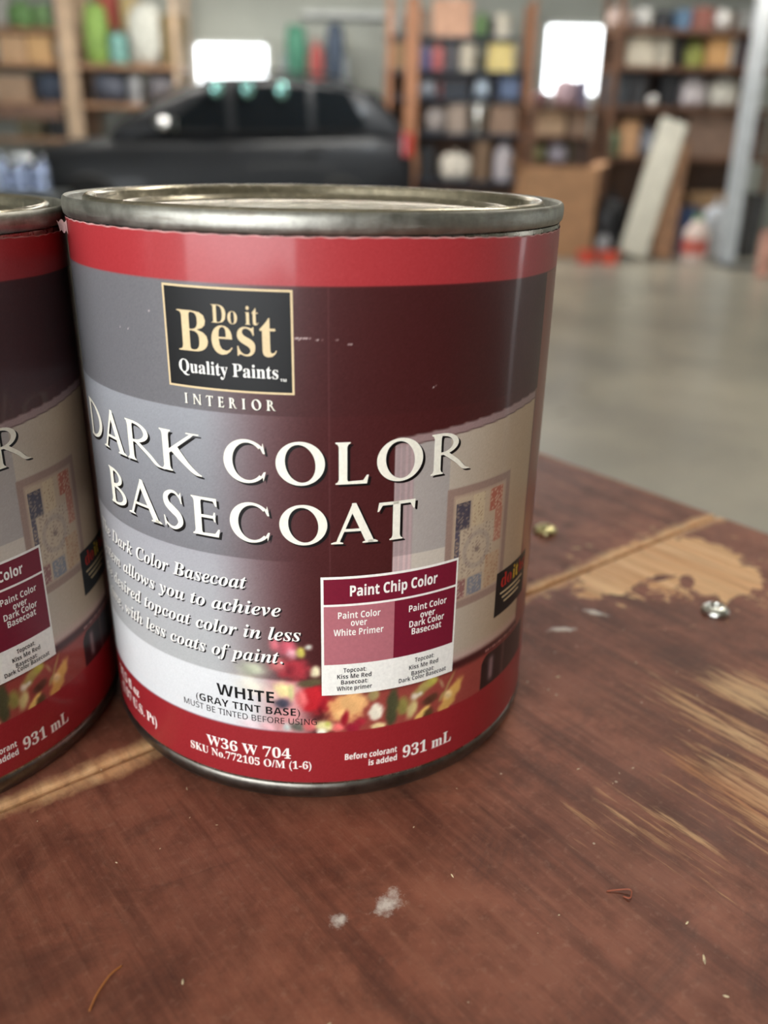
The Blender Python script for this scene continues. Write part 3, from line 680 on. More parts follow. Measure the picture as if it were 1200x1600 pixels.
p = Print()                                                   # paint chip panel
p.rect(4.0, 34.05, 27.85, 55.5, .015, 0); p.rect(4.55, 33.6, 49.35, 54.95, .03, 1); p.rect(4.55, 19.1, 35.3, 48.85, .03, 2); p.rect(19.1, 33.6, 35.3, 48.85, .03, 1)
p.type('Paint Chip Color', 'sb', 9.8, 28.75, 51.05, 2.35, 0, off=.01)
for t, u0, u1, z in (('Paint Color', 7.4, 16.1, 46.05), ('over', 10.0, 13.3, 44.25), ('White Primer', 6.5, 16.8, 42.1), ('Paint Color', 22.3, 31.35, 45.65), ('over', 25.0, 28.5, 43.7), ('Dark Color', 22.5, 30.9, 41.95), ('Basecoat', 23.1, 30.3, 40.15)): p.type(t, 'sb', u0, u1, z, 1.5, 0)
for t, u0, u1, z in (('Topcoat:', 8.5, 13.3, 33.3), ('Kiss Me Red', 7.2, 14.4, 31.8), ('Basecoat:', 8.0, 13.7, 30.4), ('White primer', 7.1, 14.55, 28.9), ('Topcoat:', 24.1, 28.85, 33.2), ('Kiss Me Red', 22.8, 29.95, 31.55), ('Basecoat:', 23.4, 29.0, 30.0), ('Dark Color Basecoat', 20.5, 32.15, 28.8)): p.type(t, 'sb', u0, u1, z, 1.05, 3)
p.build('color_chip_panel', [WHITE, CHIP1, CHIP2, BLACK], lab)

p = Print()                                                   # small black store badge at the right
p.rect(47.2, 63.5, 36.0, 47.2, .015, 0); p.type('do', 'b', 49.3, 54.3, 42.9, 3.4, 1); p.type('it', 'b', 55.0, 58.2, 42.9, 3.4, 2); p.type('best', 'b', 58.7, 62.8, 42.9, 3.4, 1)
for z, u0, u1 in ((41.2, 49.2, 61.5), (39.9, 50.2, 60.5), (38.6, 51.2, 59.5)): p.rect(u0, u1, z, z + .45, .03, 3)
p.build('store_badge', [BLACK, REDI, YEL, GOLD], lab)

# curled torn scrap of label at its top left corner
b = bmesh.new(); rows = []
for i in range(7):
    t = i / 6; u = -63.5 + 3.6 * t; ph = u / RL
    row = []
    for j in range(4):
        s = j / 3; r = RL + .12 + (1 - t) ** 1.5 * 1.2 + s * .5 * (1 - t); z = 116.3 + 2.2 * s + .35 * math.sin(i * 1.9 + j)
        row.append(b.verts.new((r * math.sin(ph) * MM, -r * math.cos(ph) * MM, z * MM)))
    rows.append(row)
for i in range(6):
    for j in range(3): b.faces.new((rows[i][j], rows[i + 1][j], rows[i + 1][j + 1], rows[i][j + 1]))
bmesh.ops.solidify(b, geom=b.faces[:], thickness=.00012)
obj('torn_corner', b, plain('torn_white_paper', (226, 190, 186), .7, scale=500), lab, True)
# thin pale paper edge showing along the top of the label
b = bmesh.new(); vs = []
for i in range(221):
    u = -66 + 132 * i / 220; ph = u / RL; zt = 119.3 - .95 * max(0, min(1, (u - 14) / 34)) ** 1.5 + .06 * math.sin(u * 1.7)
    w_ = .22 + .16 * mnoise.noise(Vector((u * .35, 0, 0))); r = RL + .03
    vs.append((b.verts.new((r * math.sin(ph) * MM, -r * math.cos(ph) * MM, (zt - w_) * MM)), b.verts.new((r * math.sin(ph) * MM, -r * math.cos(ph) * MM, zt * MM))))
for (a0, a1), (b0, b1) in zip(vs, vs[1:]): b.faces.new((a0, b0, b1, a1))
obj('paper_edge', b, plain('white_paper_edge', (190, 140, 136), .7, scale=400), lab)

# second can: same thing, turned to show the right of its label
def dup(root, name):
    r = root.copy(); COL.objects.link(r)
    for ch in list(root.children):
        c = ch.copy(); COL.objects.link(c); c.parent = r
        for g in list(ch.children):
            d = g.copy(); COL.objects.link(d); d.parent = c
    return r
can2 = dup(can, 'paint_can')
can2['label'] = 'paint can cut off by the left edge, only the right part of its label showing'
can2.location = (-.12135, .18487, TABLE_Z); can2.rotation_euler = (0, 0, 29.0 / RL); can2.scale = (.98, .98, .98)
# ------------------------------------------------------------------ parked car
def car():
    L, Wd = 4.35, 1.80
    body = plain('dark_blue_grey_car_paint', (17, 21, 28), .5, .1, .1, var=.04); trimb = plain('black_car_trim', (18, 18, 20), .5)
    gl = plain('dark_car_glass', (30, 36, 42), .12, 0, 0, var=.02); tyre = plain('tyre_rubber', (20, 20, 21), .75); alloy = plain('alloy_wheel', (150, 152, 156), .3, .9)
    chrome = plain('mirror_glass_silver', (225, 230, 236), .06, 1.0); amber = plain('red_tail_lens', (168, 24, 26), .15, 0, .6); lens = plain('clear_headlamp_lens', (196, 204, 212), .12, 0, 1.0)
    px, py, Y = 335, 228, 10.6
    p = at(px, py, Y)
    t = thing('car', 'dark grey hatchback parked nose to the left in front of the left shelves', 'car', (p.x, Y, 0), math.radians(13))
    # local +x is the rear, the nose points to -x
    def loft(st, mat, name, e=5, n=28):
        bm = bmesh.new(); rings = []
        for x, hw, z0, z1, tw in st:
            ring = []
            for i in range(n):
                a = 2 * PI * i / n; c, s = math.cos(a), math.sin(a)
                yy = math.copysign(abs(c) ** (2 / e), c); zz = math.copysign(abs(s) ** (2 / e), s)
                k = hw + (tw - hw) * (zz + 1) / 2
                ring.append(bm.verts.new((x, yy * k, (z0 + z1) / 2 + zz * (z1 - z0) / 2)))
            rings.append(ring)
        for a, b_ in zip(rings, rings[1:]):
            for i in range(n): bm.faces.new((a[i], a[(i + 1) % n], b_[(i + 1) % n], b_[i]))
        bm.faces.new(rings[0]); bm.faces.new(rings[-1][::-1])
        return obj(name, bm, mat, t, True, 40)
    loft([(-2.17, .62, .34, .62, .55), (-2.12, .76, .26, .74, .70), (-1.95, .85, .22, .86, .78), (-1.5, .89, .2, .97, .80), (-.95, .9, .2, 1.04, .80), (-.3, .9, .2, 1.05, .82), (.8, .9, .2, 1.08, .82), (1.6, .89, .22, 1.12, .80), (2.0, .86, .28, 1.1, .76), (2.13, .78, .34, 1.02, .70), (2.17, .66, .42, .9, .6)], body, 'body')
    loft([(-1.08, .74, .98, 1.06, .72), (-.72, .76, .98, 1.27, .68), (-.3, .78, .98, 1.5, .62), (.05, .79, .98, 1.6, .60), (.6, .79, .98, 1.64, .60), (1.2, .78, .98, 1.62, .59), (1.65, .76, .98, 1.53, .57), (1.95, .74, 1.0, 1.3, .6), (2.06, .7, 1.0, 1.12, .62)], body, 'cabin', 6)
    def side_y(z): return .795 + (.60 - .795) * min(1, max(0, (z - .98) / .64))
    for s in (-1, 1):
        for poly in ([(-.55, 1.09), (.12, 1.09), (.12, 1.52), (.0, 1.52)], [(.2, 1.09), (.98, 1.1), (.98, 1.54), (.2, 1.54)], [(1.06, 1.11), (1.62, 1.16), (1.42, 1.5), (1.06, 1.54)]):
            bm = bmesh.new(); A = [bm.verts.new((x, s * (side_y(z) + .012), z)) for x, z in poly]; f = bm.faces.new(A)
            bmesh.ops.solidify(bm, geom=[f], thickness=.012); obj('side_window', bm, gl, t)
        bm = bmesh.new(); bmesh.ops.create_uvsphere(bm, u_segments=20, v_segments=12, radius=1, matrix=Matrix.Translation((-.52, s * .98, 1.12)) @ Matrix.Diagonal((.1, .13, .085, 1))); mir = obj('wing_mirror', bm, body, t, True)
        obj('mirror_glass', bx(-.43, -.415, s * .98 - .1, s * .98 + .1, 1.06, 1.18, .003), chrome, mir)
        # silver cap over the mirror shell, added for its white reflection
        bm = bmesh.new(); bmesh.ops.create_uvsphere(bm, u_segments=16, v_segments=10, radius=1, matrix=Matrix.Translation((-.54, s * 1.01, 1.125)) @ Matrix.Diagonal((.09, .11, .07, 1))); obj('mirror_cap', bm, chrome, mir, True)
        for wx in (-1.33, 1.3):
            bm = bmesh.new(); M = Matrix.Translation((wx, s * .80, .325)) @ Matrix.Rotation(-s * PI / 2, 4, 'X')
            lathe(bm, [(.2, -.1), (.3, -.1), (.325, -.07), (.325, .07), (.3, .1), (.21, .1)], 36); bmesh.ops.transform(bm, matrix=M, verts=bm.verts); wh = obj('tyre', bm, tyre, t, True)
            bm = bmesh.new(); lathe(bm, [(0, .085), (.05, .09), (.06, .075)], 24)
            lathe(bm, [(.17, .06), (.21, .1), (.215, .08), (.2, .03)], 32, close_top=False, close_bot=False)
            for k in range(5): box(bm, .05, .19, -.025, .025, .06, .085, M=Matrix.Rotation(k * 2 * PI / 5, 4, 'Z'))
            bmesh.ops.transform(bm, matrix=M, verts=bm.verts); obj('wheel_rim', bm, alloy, wh, True)
        bm = bmesh.new(); bmesh.ops.create_uvsphere(bm, u_segments=16, v_segments=10, radius=1, matrix=Matrix.Translation((-1.98, s * .66, .76)) @ Matrix.Diagonal((.16, .16, .075, 1))); obj('headlamp', bm, lens, t, True)
        obj('tail_lamp', bx(2.0, 2.12, s * .72 - .1, s * .72 + .1, .86, 1.1, .02), amber, t)
        for x in (.0, .95): obj('door_handle', bx(x, x + .18, s * .905 - .02, s * .905 + .02, .93, .96, .006), trimb, t)
        obj('sill', bx(-1.0, 1.0, s * .88 - .03, s * .88 + .03, .2, .3, .01), trimb, t)
        obj('roof_rail', tube(bmesh.new(), [(-.1, s * .56, 1.585), (-.05, s * .56, 1.64), (.5, s * .56, 1.675), (1.2, s * .55, 1.655), (1.5, s * .55, 1.58)], .018), trimb, t)
    bm = bmesh.new(); f = bm.faces.new([bm.verts.new(v) for v in ((-1.03, -.66, 1.085), (-1.03, .66, 1.085), (-.26, .56, 1.545), (-.26, -.56, 1.545))]); bmesh.ops.solidify(bm, geom=[f], thickness=.012); bmesh.ops.translate(bm, verts=bm.verts, vec=(-.02, 0, .02)); obj('windscreen', bm, gl, t)
    bm = bmesh.new(); f = bm.faces.new([bm.verts.new(v) for v in ((2.0, -.58, 1.18), (2.0, .58, 1.18), (1.7, .52, 1.5), (1.7, -.52, 1.5))]); bmesh.ops.solidify(bm, geom=[f], thickness=.012); bmesh.ops.translate(bm, verts=bm.verts, vec=(.03, 0, .02)); obj('rear_window', bm, gl, t)
    obj('front_bumper', bx(-2.2, -2.05, -.7, .7, .24, .42, .03), trimb, t); obj('rear_bumper', bx(2.08, 2.2, -.7, .7, .32, .5, .03), trimb, t); obj('grille', bx(-2.185, -2.12, -.4, .4, .5, .62, .01), trimb, t)
    # three convex teal beads added as window glints along the near roof edge
    for x in (.02, .34, .70):
        bm = bmesh.new(); bmesh.ops.create_uvsphere(bm, u_segments=18, v_segments=12, radius=1, matrix=Matrix.Translation((x, -.70, 1.485)) @ Matrix.Diagonal((.07, .03, .08, 1)))
        obj('teal_glint_bead', bm, plain('teal_glint_gloss', (150, 206, 200), .1, .8), t, True)
    return t
car()

# ------------------------------------------------------------------ shelving
FPY = FPX * 1.086                                        # photo pixels per metre at depth 1, near the horizon
pine = plain('shelf_pine', (162, 126, 98), .6, var=.15, scale=6); darkwood = plain('brown_stained_wood', (104, 72, 52), .6, var=.15, scale=6); navy = plain('dark_blue_grey_shelf_enamel', (40, 48, 62), .45); steel = plain('grey_shelf_steel', (120, 124, 126), .4, .6)
class Rack:
    def __init__(s, label, x0, x1, Y, depth, boards, posts, bmat, pmat, top, th=.03, back=None):
        s.Y = Y; s.depth = depth
        a = at((x0 + x1) / 2, 230, Y)
        s.t = thing('shelf_rack', label, 'shelf', (a.x, Y, 0)); s.x = a.x; s.z = []
        X0, X1 = at(x0, 230, Y).x - a.x, at(x1, 230, Y).x - a.x
        s.X0, s.X1 = X0, X1
        s.rng = []; s.used = {}; s.th = th
        for bd in boards:
            py, r0, r1 = bd if isinstance(bd, tuple) else (bd, x0, x1)
            z = at((x0 + x1) / 2, py, Y).z; s.z.append(z); s.rng.append((r0, r1))
            obj('shelf_board', bx(at(r0, 230, Y).x - a.x, at(r1, 230, Y).x - a.x, 0, depth, z - th, z, .004), bmat, s.t)
        for px, wpx in posts:
            c = at(px, 230, Y).x - a.x; hw = wpx / 2 * Y / FPY
            for y in (-.051, depth + .001): obj('post', bx(c - hw, c + hw, y, y + .05, 0, top), pmat, s.t)
        s.z.append(0.0)
        if back:
            zb = at((x0 + x1) / 2, back, Y).z; obj('dark_gap_panel', bx(X0, X1, depth + .052, depth + .064, .02, zb), plain('dark_gap_brown', (92, 68, 54), .7, var=.25, scale=3), s.t)  # added dark sheet that darkens the gaps between the boards
    def spot(s, px, i, wpx, dd=0.0):
        "place, width and head room for something standing on board i"
        z = s.z[i]; x = at(px, 230 - (z - CAM.z) * FPY / s.Y, s.Y).x; wm = wpx * s.Y / FPY
        lo, hi = x - wm / 2, x + wm / 2
        for (l, h) in s.used.get((i, dd), []):
            if l < hi and h > lo:
                if x > (l + h) / 2: lo = max(lo, h + .004)
                else: hi = min(hi, l - .004)
        s.used.setdefault((i, dd), []).append((lo, hi))
        room = min([s.z[j] - s.th - z for j in range(len(s.rng)) if s.z[j] > z + .02 and s.rng[j][0] < px + wpx / 2 and s.rng[j][1] > px - wpx / 2] or [9.0])
        s.room = room - .02
        return (lo + hi) / 2, s.Y + .06 + dd, z + .0006, hi - lo
def col(name, c, **k):  # greys the background colours: veiling haze put into the paint
    g = .3 * c[0] + .59 * c[1] + .11 * c[2]
    return plain(name, tuple(v + (g - v) * .25 for v in c), **k)

def carton(label, c, x, y, z, w, h, d=.3, cat='box', rz=0.0, group=None, opened=False):
    t = thing('cardboard_box', label, cat, (x, y + d / 2, z), rz, group)
    card = col('cardboard', c, rough=.75, var=.08)
    if opened:
        b = bmesh.new(); k = .006
        box(b, -w / 2, w / 2, -d / 2, d / 2, 0, k); box(b, -w / 2, w / 2, -d / 2, -d / 2 + k, 0, h); box(b, -w / 2, w / 2, d / 2 - k, d / 2, 0, h); box(b, -w / 2, -w / 2 + k, -d / 2, d / 2, 0, h); box(b, w / 2 - k, w / 2, -d / 2, d / 2, 0, h)
        obj('body', b, card, t)
        for s_ in (-1, 1):
            b = bx(-.0, .11, -d / 2, d / 2, 0, .005, M=Matrix.Translation((s_ * (w / 2 - .004), 0, h)) @ Matrix.Rotation(0 if s_ > 0 else PI, 4, 'Z') @ Matrix.Rotation(-.5, 4, 'Y')); obj('flap', b, card, t)
    else:
        obj('body', bx(-w / 2, w / 2, -d / 2, d / 2, 0, h, .006), card, t)
        b = bx(-w * .07, w * .07, -d / 2 - .0015, d / 2 + .0015, h - .05, h + .0015); obj('tape', b, col('packing_tape', tuple(min(255, v * 1.15) for v in c), rough=.3), t)
    return t
def bin_(label, c, x, y, z, w, h, d=.3, name='storage_bin', cat='bin', group=None):
    t = thing(name, label, cat, (x, y + d / 2, z), 0, group); mt = col('bin_plastic', c, rough=.4)
    b = bmesh.new(); vs = []
    for zz, k in ((0, .84), (h * .9, .97), (h * .9, .93), (.012, .8)):
        vs.append([b.verts.new((sx * w / 2 * k, sy * d / 2 * k, zz)) for sx, sy in ((-1, -1), (1, -1), (1, 1), (-1, 1))])
    for A, B in zip(vs, vs[1:]):
        for i in range(4): b.faces.new((A[i], A[(i + 1) % 4], B[(i + 1) % 4], B[i]))
    b.faces.new(vs[0][::-1]); b.faces.new(vs[-1]); obj('tub', b, mt, t)
    obj('lid', bx(-w / 2, w / 2, -d / 2, d / 2, h * .905, h, .006), col('bin_lid', tuple(v * .85 for v in c), rough=.4), t); return t
def jug(label, c, capc, x, y, z, w, h, name='jug', cat='jug', band=None, group=None):
    t = thing(name, label, cat, (x, y + w / 2, z), 0, group); r = w / 2
    obj('body', lathe(bmesh.new(), [(r * .9, 0), (r, .012), (r, h * .62), (r * .93, h * .7), (r * .42, h * .86), (r * .34, h * .9)], 28), col('jug_plastic', c, rough=.35), t, True)
    obj('cap', lathe(bmesh.new(), [(r * .38, h * .9), (r * .38, h * .985), (r * .34, h)], 20), col('cap_plastic', capc, rough=.4), t, True)
    if band: obj('label_wrap', lathe(bmesh.new(), [(r * 1.006, h * .2), (r * 1.006, h * .52)], 28, close_top=False, close_bot=False), col('wrap', band, rough=.5), t, True)
    return t
def canister(label, c, lidc, x, y, z, w, h, name='canister', cat='canister', metal=0.0, group=None):
    t = thing(name, label, cat, (x, y + w / 2, z), 0, group); r = w / 2
    obj('body', lathe(bmesh.new(), [(r * .94, 0), (r * .97, .008), (r * .97, h * .88)], 30), col('canister_side', c, rough=.35 if not metal else .25, metal=metal), t, True)
    obj('lid', lathe(bmesh.new(), [(r, h * .885), (r, h * .98), (r * .94, h)], 30), col('canister_lid', lidc, rough=.35), t, True); return t
def bag(label, c, x, y, z, w, h, d=.28, seed=1, name='sack', cat='bag', group=None, knot=True, rough=.6):
    t = thing(name, label, cat, (x, y + d / 2, z), 0, group); mt = col('bag_cloth', c, rough=rough, var=.18, scale=14)
    hh = h * (.9 if knot else 1)
    obj('body', soft(w, d, hh, seed), mt, t, True, 180)
    if knot: obj('knot', lathe(bmesh.new(), [(w * .11, hh * .93), (w * .05, hh * 1.0), (w * .06, hh * 1.03), (w * .12, h * 1.0 + .0)], 14), mt, t, True)
    return t
def ball(label, c, x, y, z, w, name='ball', rough=.15, metal=0.0):
    b = bmesh.new(); bmesh.ops.create_uvsphere(b, u_segments=28, v_segments=18, radius=w / 2, matrix=Matrix.Translation((0, 0, w / 2)))
    lathe(b, [(w * .08, w * .985), (w * .08, w * 1.01), (0, w * 1.015)], 12)
    o = obj(name, b, col('ball_skin', c, rough=rough, metal=metal), None, True); o.location = (x, y + w / 2, z); tag(o, label, 'ball'); return o

# --- left rack against the back wall, behind the car
A = Rack('pine shelf rack with a thick pale post behind the car at the left', -90, 292, 12.05, .62, ((44, -90, 112), 99, 160, 216), ((-80, 14), (124, 24), (286, 8)), pine, col('pale_post_pine', (200, 166, 132), rough=.6), 3.1, .05)
def S_(R, px, i, w, h, f, label, *cols, dd=0.0, **k):
    x, y, z, wm = R.spot(px, i, w, dd); hm = min(h * R.Y / FPY, R.room)
    return f(label, *cols, x, y, z, wm, hm, **k)
z_beam = A.z[2]
obj('front_beam', bx(A.X0, A.X1 * .18 + A.X0 * .82 + 1.05, -.075, -.052, A.z[2] - .20, A.z[2] - .03), col('brown_beam_wood', (128, 92, 74), rough=.6), A.t)
S_(A, 32, 0, 38, 40, bag, 'green bag on the top left shelf, left of the grey bundle', (96, 148, 74), seed=2)
S_(A, 66, 0, 30, 34, bag, 'mid-green bag right of the grey bundle on the top left shelf', (112, 158, 92), seed=8, knot=False)
S_(A, 3, 0, 24, 42, bag, 'pale grey bundle at the far left of the top shelf', (178, 178, 172), seed=3, knot=False)
S_(A, 93, 0, 18, 40, bin_, 'grey tub beside the pale post on the top left shelf', (124, 128, 132))
S_(A, 22, 1, 40, 38, carton, 'tan cardboard box at the left of the second shelf, behind the left can', (214, 166, 120), d=.4)
S_(A, 64, 1, 36, 40, carton, 'orange-tan cardboard box on the second shelf, left of the grey cloth', (222, 168, 104), d=.4)
S_(A, 95, 1, 22, 36, bag, 'crumpled grey cloth on the second shelf beside the pale post', (168, 158, 146), seed=4, knot=False)
S_(A, 150, 1, 36, 84, bag, 'tall lime-green bag on the second shelf right of the pale post', (126, 170, 62), seed=5, knot=False)
S_(A, 183, 1, 30, 46, bag, 'teal bundle on the second shelf between green bag and white cloth', (110, 176, 168), seed=6, knot=False)
S_(A, 226, 1, 56, 86, bag, 'big heap of off-white cloth on the left rack', (196, 198, 188), seed=7, knot=False, d=.45)
S_(A, 268, 1, 34, 68, carton, 'olive-brown box at the right end of the left rack', (132, 108, 60), d=.4)
S_(A, 20, 2, 50, 36, carton, 'low tan box on the third shelf, left of the dark blue tarp', (178, 142, 112), d=.4)
S_(A, 82, 2, 62, 54, bag, 'dark blue folded tarp on the third shelf left of the post', (62, 74, 98), seed=9, knot=False, d=.5)
S_(A, 168, 2, 56, 62, bag, 'slate-blue tarp bundle on the third shelf right of the pale post', (74, 80, 98), seed=10, knot=False, d=.5)
S_(A, 209, 2, 20, 54, jug, 'upright grey pipe-like jug on the third shelf of the left rack', (150, 152, 158), (140, 142, 148))
S_(A, 252, 2, 54, 56, bag, 'mauve-grey bundle at the right of the third shelf', (112, 108, 116), seed=11, knot=False, d=.5)
S_(A, 45, 3, 44, 30, bag, 'olive khaki bag on the lowest left shelf under the brown beam', (134, 124, 92), seed=12)
S_(A, 92, 3, 36, 40, bin_, 'black tub on the lowest left shelf near the pale post', (44, 44, 48))
# red and orange packet hanging from the top board by the white cloth

# --- small low bench at the far left with shiny bottles
bp = at(20, 300, 8.6)
t = thing('low_bench', 'low grey bench at the left edge carrying shiny clear bottles', 'bench', (bp.x, 8.6, 0))
obj('seat', bx(-.45, .42, 0, .4, bp.z - .04, bp.z, .006), steel, t)
for sx in (-.42, .36):
    for sy in (.02, .35): obj('leg', bx(sx, sx + .03, sy, sy + .03, 0, bp.z - .0405), steel, t)
bot = plain('clear_blue_bottle_gloss', (176, 190, 222), .06, .7, 0, var=.05)
for i, (px, h, lab_) in enumerate(((2, 58, 'brightest clear bottle at the very left edge of the low bench'), (17, 40, 'short bluish bottle second from the left on the low bench'), (34, 48, 'bluish clear bottle in the middle of the low bench'), (51, 44, 'bluish bottle fourth along the low bench'), (67, 54, 'pale bottle at the right end of the low bench'))):
    x = at(px, 290, 8.7).x; hh = h * 8.7 / FPY; r = .047
    t = thing('bottle', lab_, 'bottle', (x, 8.6 + .16 + .06 * (i % 2), bp.z), 0, 'shiny bottles on the low bench')
    obj('body', lathe(bmesh.new(), [(r * .9, 0), (r, .01), (r, hh * .3), (r * .9, hh * .34), (r, hh * .38), (r, hh * .62), (r * .8, hh * .75), (r * .35, hh * .88), (r * .35, hh * .93)], 24), bot, t, True)
    obj('cap', lathe(bmesh.new(), [(r * .4, hh * .93), (r * .4, hh)], 16), col('white_cap', (235, 238, 240), rough=.3), t, True)

# --- things on the wall shelf right of the first window
Bk = Rack('narrow wall shelf right of the small window, behind the car roof', 440, 545, 12.35, .45, (128,), ((446, 6), (540, 6)), steel, steel, 2.0)
S_(Bk, 462, 0, 34, 80, bag, 'green coat bundle at the left of the wall shelf by the window', (46, 128, 98), seed=21, knot=False)
S_(Bk, 494, 0, 22, 60, jug, 'red jug on the wall shelf between green and blue bundles', (186, 66, 64), (150, 50, 50))
S_(Bk, 522, 0, 30, 82, bag, 'dark blue bundle at the right of the wall shelf', (52, 70, 96), seed=22, knot=False)
S_(Bk, 480, 0, 8, 40, canister, 'thin beige canister between the green bundle and red jug on the wall shelf', (190, 178, 160), (170, 160, 145))

# --- middle rack
Cc = Rack('crowded middle shelf rack with an orange-brown post behind the can lid', 598, 826, 11.9, .5, ((57, 598, 800), 110, 152, 208, 282), ((606, 9), (640, 20), (818, 9)), navy, col('orange_brown_post', (168, 104, 64), rough=.6), 2.62, .035, back=112)
for args in (
    (616, 0, 24, 40, bag, 'light grey bag at the left of the top middle shelf', (172, 172, 168)),
    (655, 0, 26, 36, carton, 'brown carton on the top middle shelf next to the grey bag', (150, 118, 98)),
    (705, 0, 58, 50, carton, 'large salmon-tan carton at the centre of the top middle shelf', (206, 150, 118)),
    (752, 0, 22, 36, bag, 'green bundle on the top middle shelf beside the salmon carton', (98, 138, 76)),
    (786, 0, 26, 32, canister, 'cream tub at the right of the top middle shelf', (218, 208, 186), (205, 196, 172)),
    (622, 1, 34, 42, carton, 'ochre-brown box at the left of the second middle shelf', (152, 116, 76)),
    (664, 1, 20, 46, jug, 'violet-blue jug on the second middle shelf', (104, 100, 150), (80, 76, 130)),
    (684, 1, 18, 44, jug, 'pink-red jug on the second middle shelf beside the violet one', (206, 98, 98), (190, 60, 60)),
    (705, 1, 20, 44, bin_, 'charcoal tub in the middle of the second middle shelf', (74, 70, 78)),
    (731, 1, 26, 46, canister, 'cream canister on the second middle shelf left of the yellow box', (204, 192, 170), (196, 184, 160)),
    (782, 1, 38, 48, carton, 'bright yellow box at the right of the second middle shelf', (222, 196, 110)),
    (668, 2, 30, 26, bag, 'grey-blue rag on the third middle shelf by the orange post', (128, 134, 146)),
    (712, 2, 44, 24, bin_, 'dark blue-black crate on the third middle shelf', (42, 48, 60)),
    (754, 2, 26, 30, bag, 'pale blue bag on the third middle shelf', (158, 176, 196)),
    (796, 2, 32, 28, bin_, 'blue tub at the right of the third middle shelf', (92, 112, 152)),
    (680, 3, 34, 40, bag, 'mauve-grey bag on the fourth middle shelf by the post', (150, 138, 134)),
    (714, 3, 30, 44, carton, 'taupe box left of the silver tin on the fourth middle shelf', (150, 130, 116)),
    (786, 3, 40, 46, carton, 'brown box at the right of the fourth middle shelf', (142, 110, 88)),
    (666, 4, 24, 48, bin_, 'black tub at the left of the bottom middle shelf', (36, 38, 44)),
    (712, 4, 54, 44, bag, 'cream sack on the bottom middle shelf', (206, 196, 180)),
    (752, 4, 24, 60, carton, 'dark brown box on the bottom middle shelf behind the cream sack', (118, 88, 62)),
    (787, 4, 30, 62, jug, 'lilac-grey jug at the right of the bottom middle shelf', (176, 166, 172))):
    px, i, w_, h_, f, lb, *cs = args
    S_(Cc, px, i, w_, h_, f, lb, *(cs if f in (bag, carton, bin_) or len(cs) == 2 else (cs[0], tuple(v * .85 for v in cs[0]))))
S_(Cc, 748, 3, 32, 46, canister, 'shiny silver tin in the middle of the fourth middle shelf', (206, 200, 188), (222, 218, 206), metal=1.0)

# --- low bench of shelves under the second window
D_ = Rack('low brown shelf unit under the bright right-hand window', 826, 930, 9.6, .45, (166, 212, 256), ((830, 8), (926, 8)), darkwood, darkwood, at(890, 160, 9.6).z, .03, back=168)
for px, i, w_, h_, f, lb, c in (
    (848, 0, 26, 24, bag, 'maroon bag at the left on top of the low shelf unit', (112, 70, 70)),
    (886, 0, 36, 44, bag, 'dusty pink bundle on the low shelf unit under the window', (176, 140, 146)),
    (908, 0, 22, 38, bin_, 'purple-grey tub on the low shelf unit under the window', (120, 108, 136)),
    (862, 1, 44, 36, carton, 'tan box on the middle shelf of the low unit', (176, 138, 100)),
    (906, 1, 30, 34, carton, 'brown box on the middle shelf of the low unit, right side', (146, 112, 86)),
    (846, 2, 22, 34, bag, 'olive bag at the left of the lowest low-unit shelf', (118, 118, 68)),
    (874, 2, 34, 38, bag, 'pale lilac bag on the lowest low-unit shelf', (176, 170, 186)),
    (912, 2, 34, 38, bin_, 'dark brown crate on the lowest low-unit shelf', (88, 66, 56))):
    S_(D_, px, i, w_, h_, f, lb, c)
x, y, z, wm = D_.spot(922, 0, 13)
ball('small glossy white stand-in for a highlight on the right end of the low shelf unit', (246, 232, 226), x, D_.Y + .06, z, min(.11, wm), rough=.08)  # white ball added in place of a bright highlight
# cardboard box and floor things in front
a0, a1 = at(812, 372, 8.7), at(926, 372, 8.7)
zt = at(870, 262, 8.7).z
carton('large open orange-brown cardboard box on the floor behind the paint can', (190, 132, 84), (a0.x + a1.x) / 2, 8.7, 0, a1.x - a0.x, zt, d=.5, opened=True)

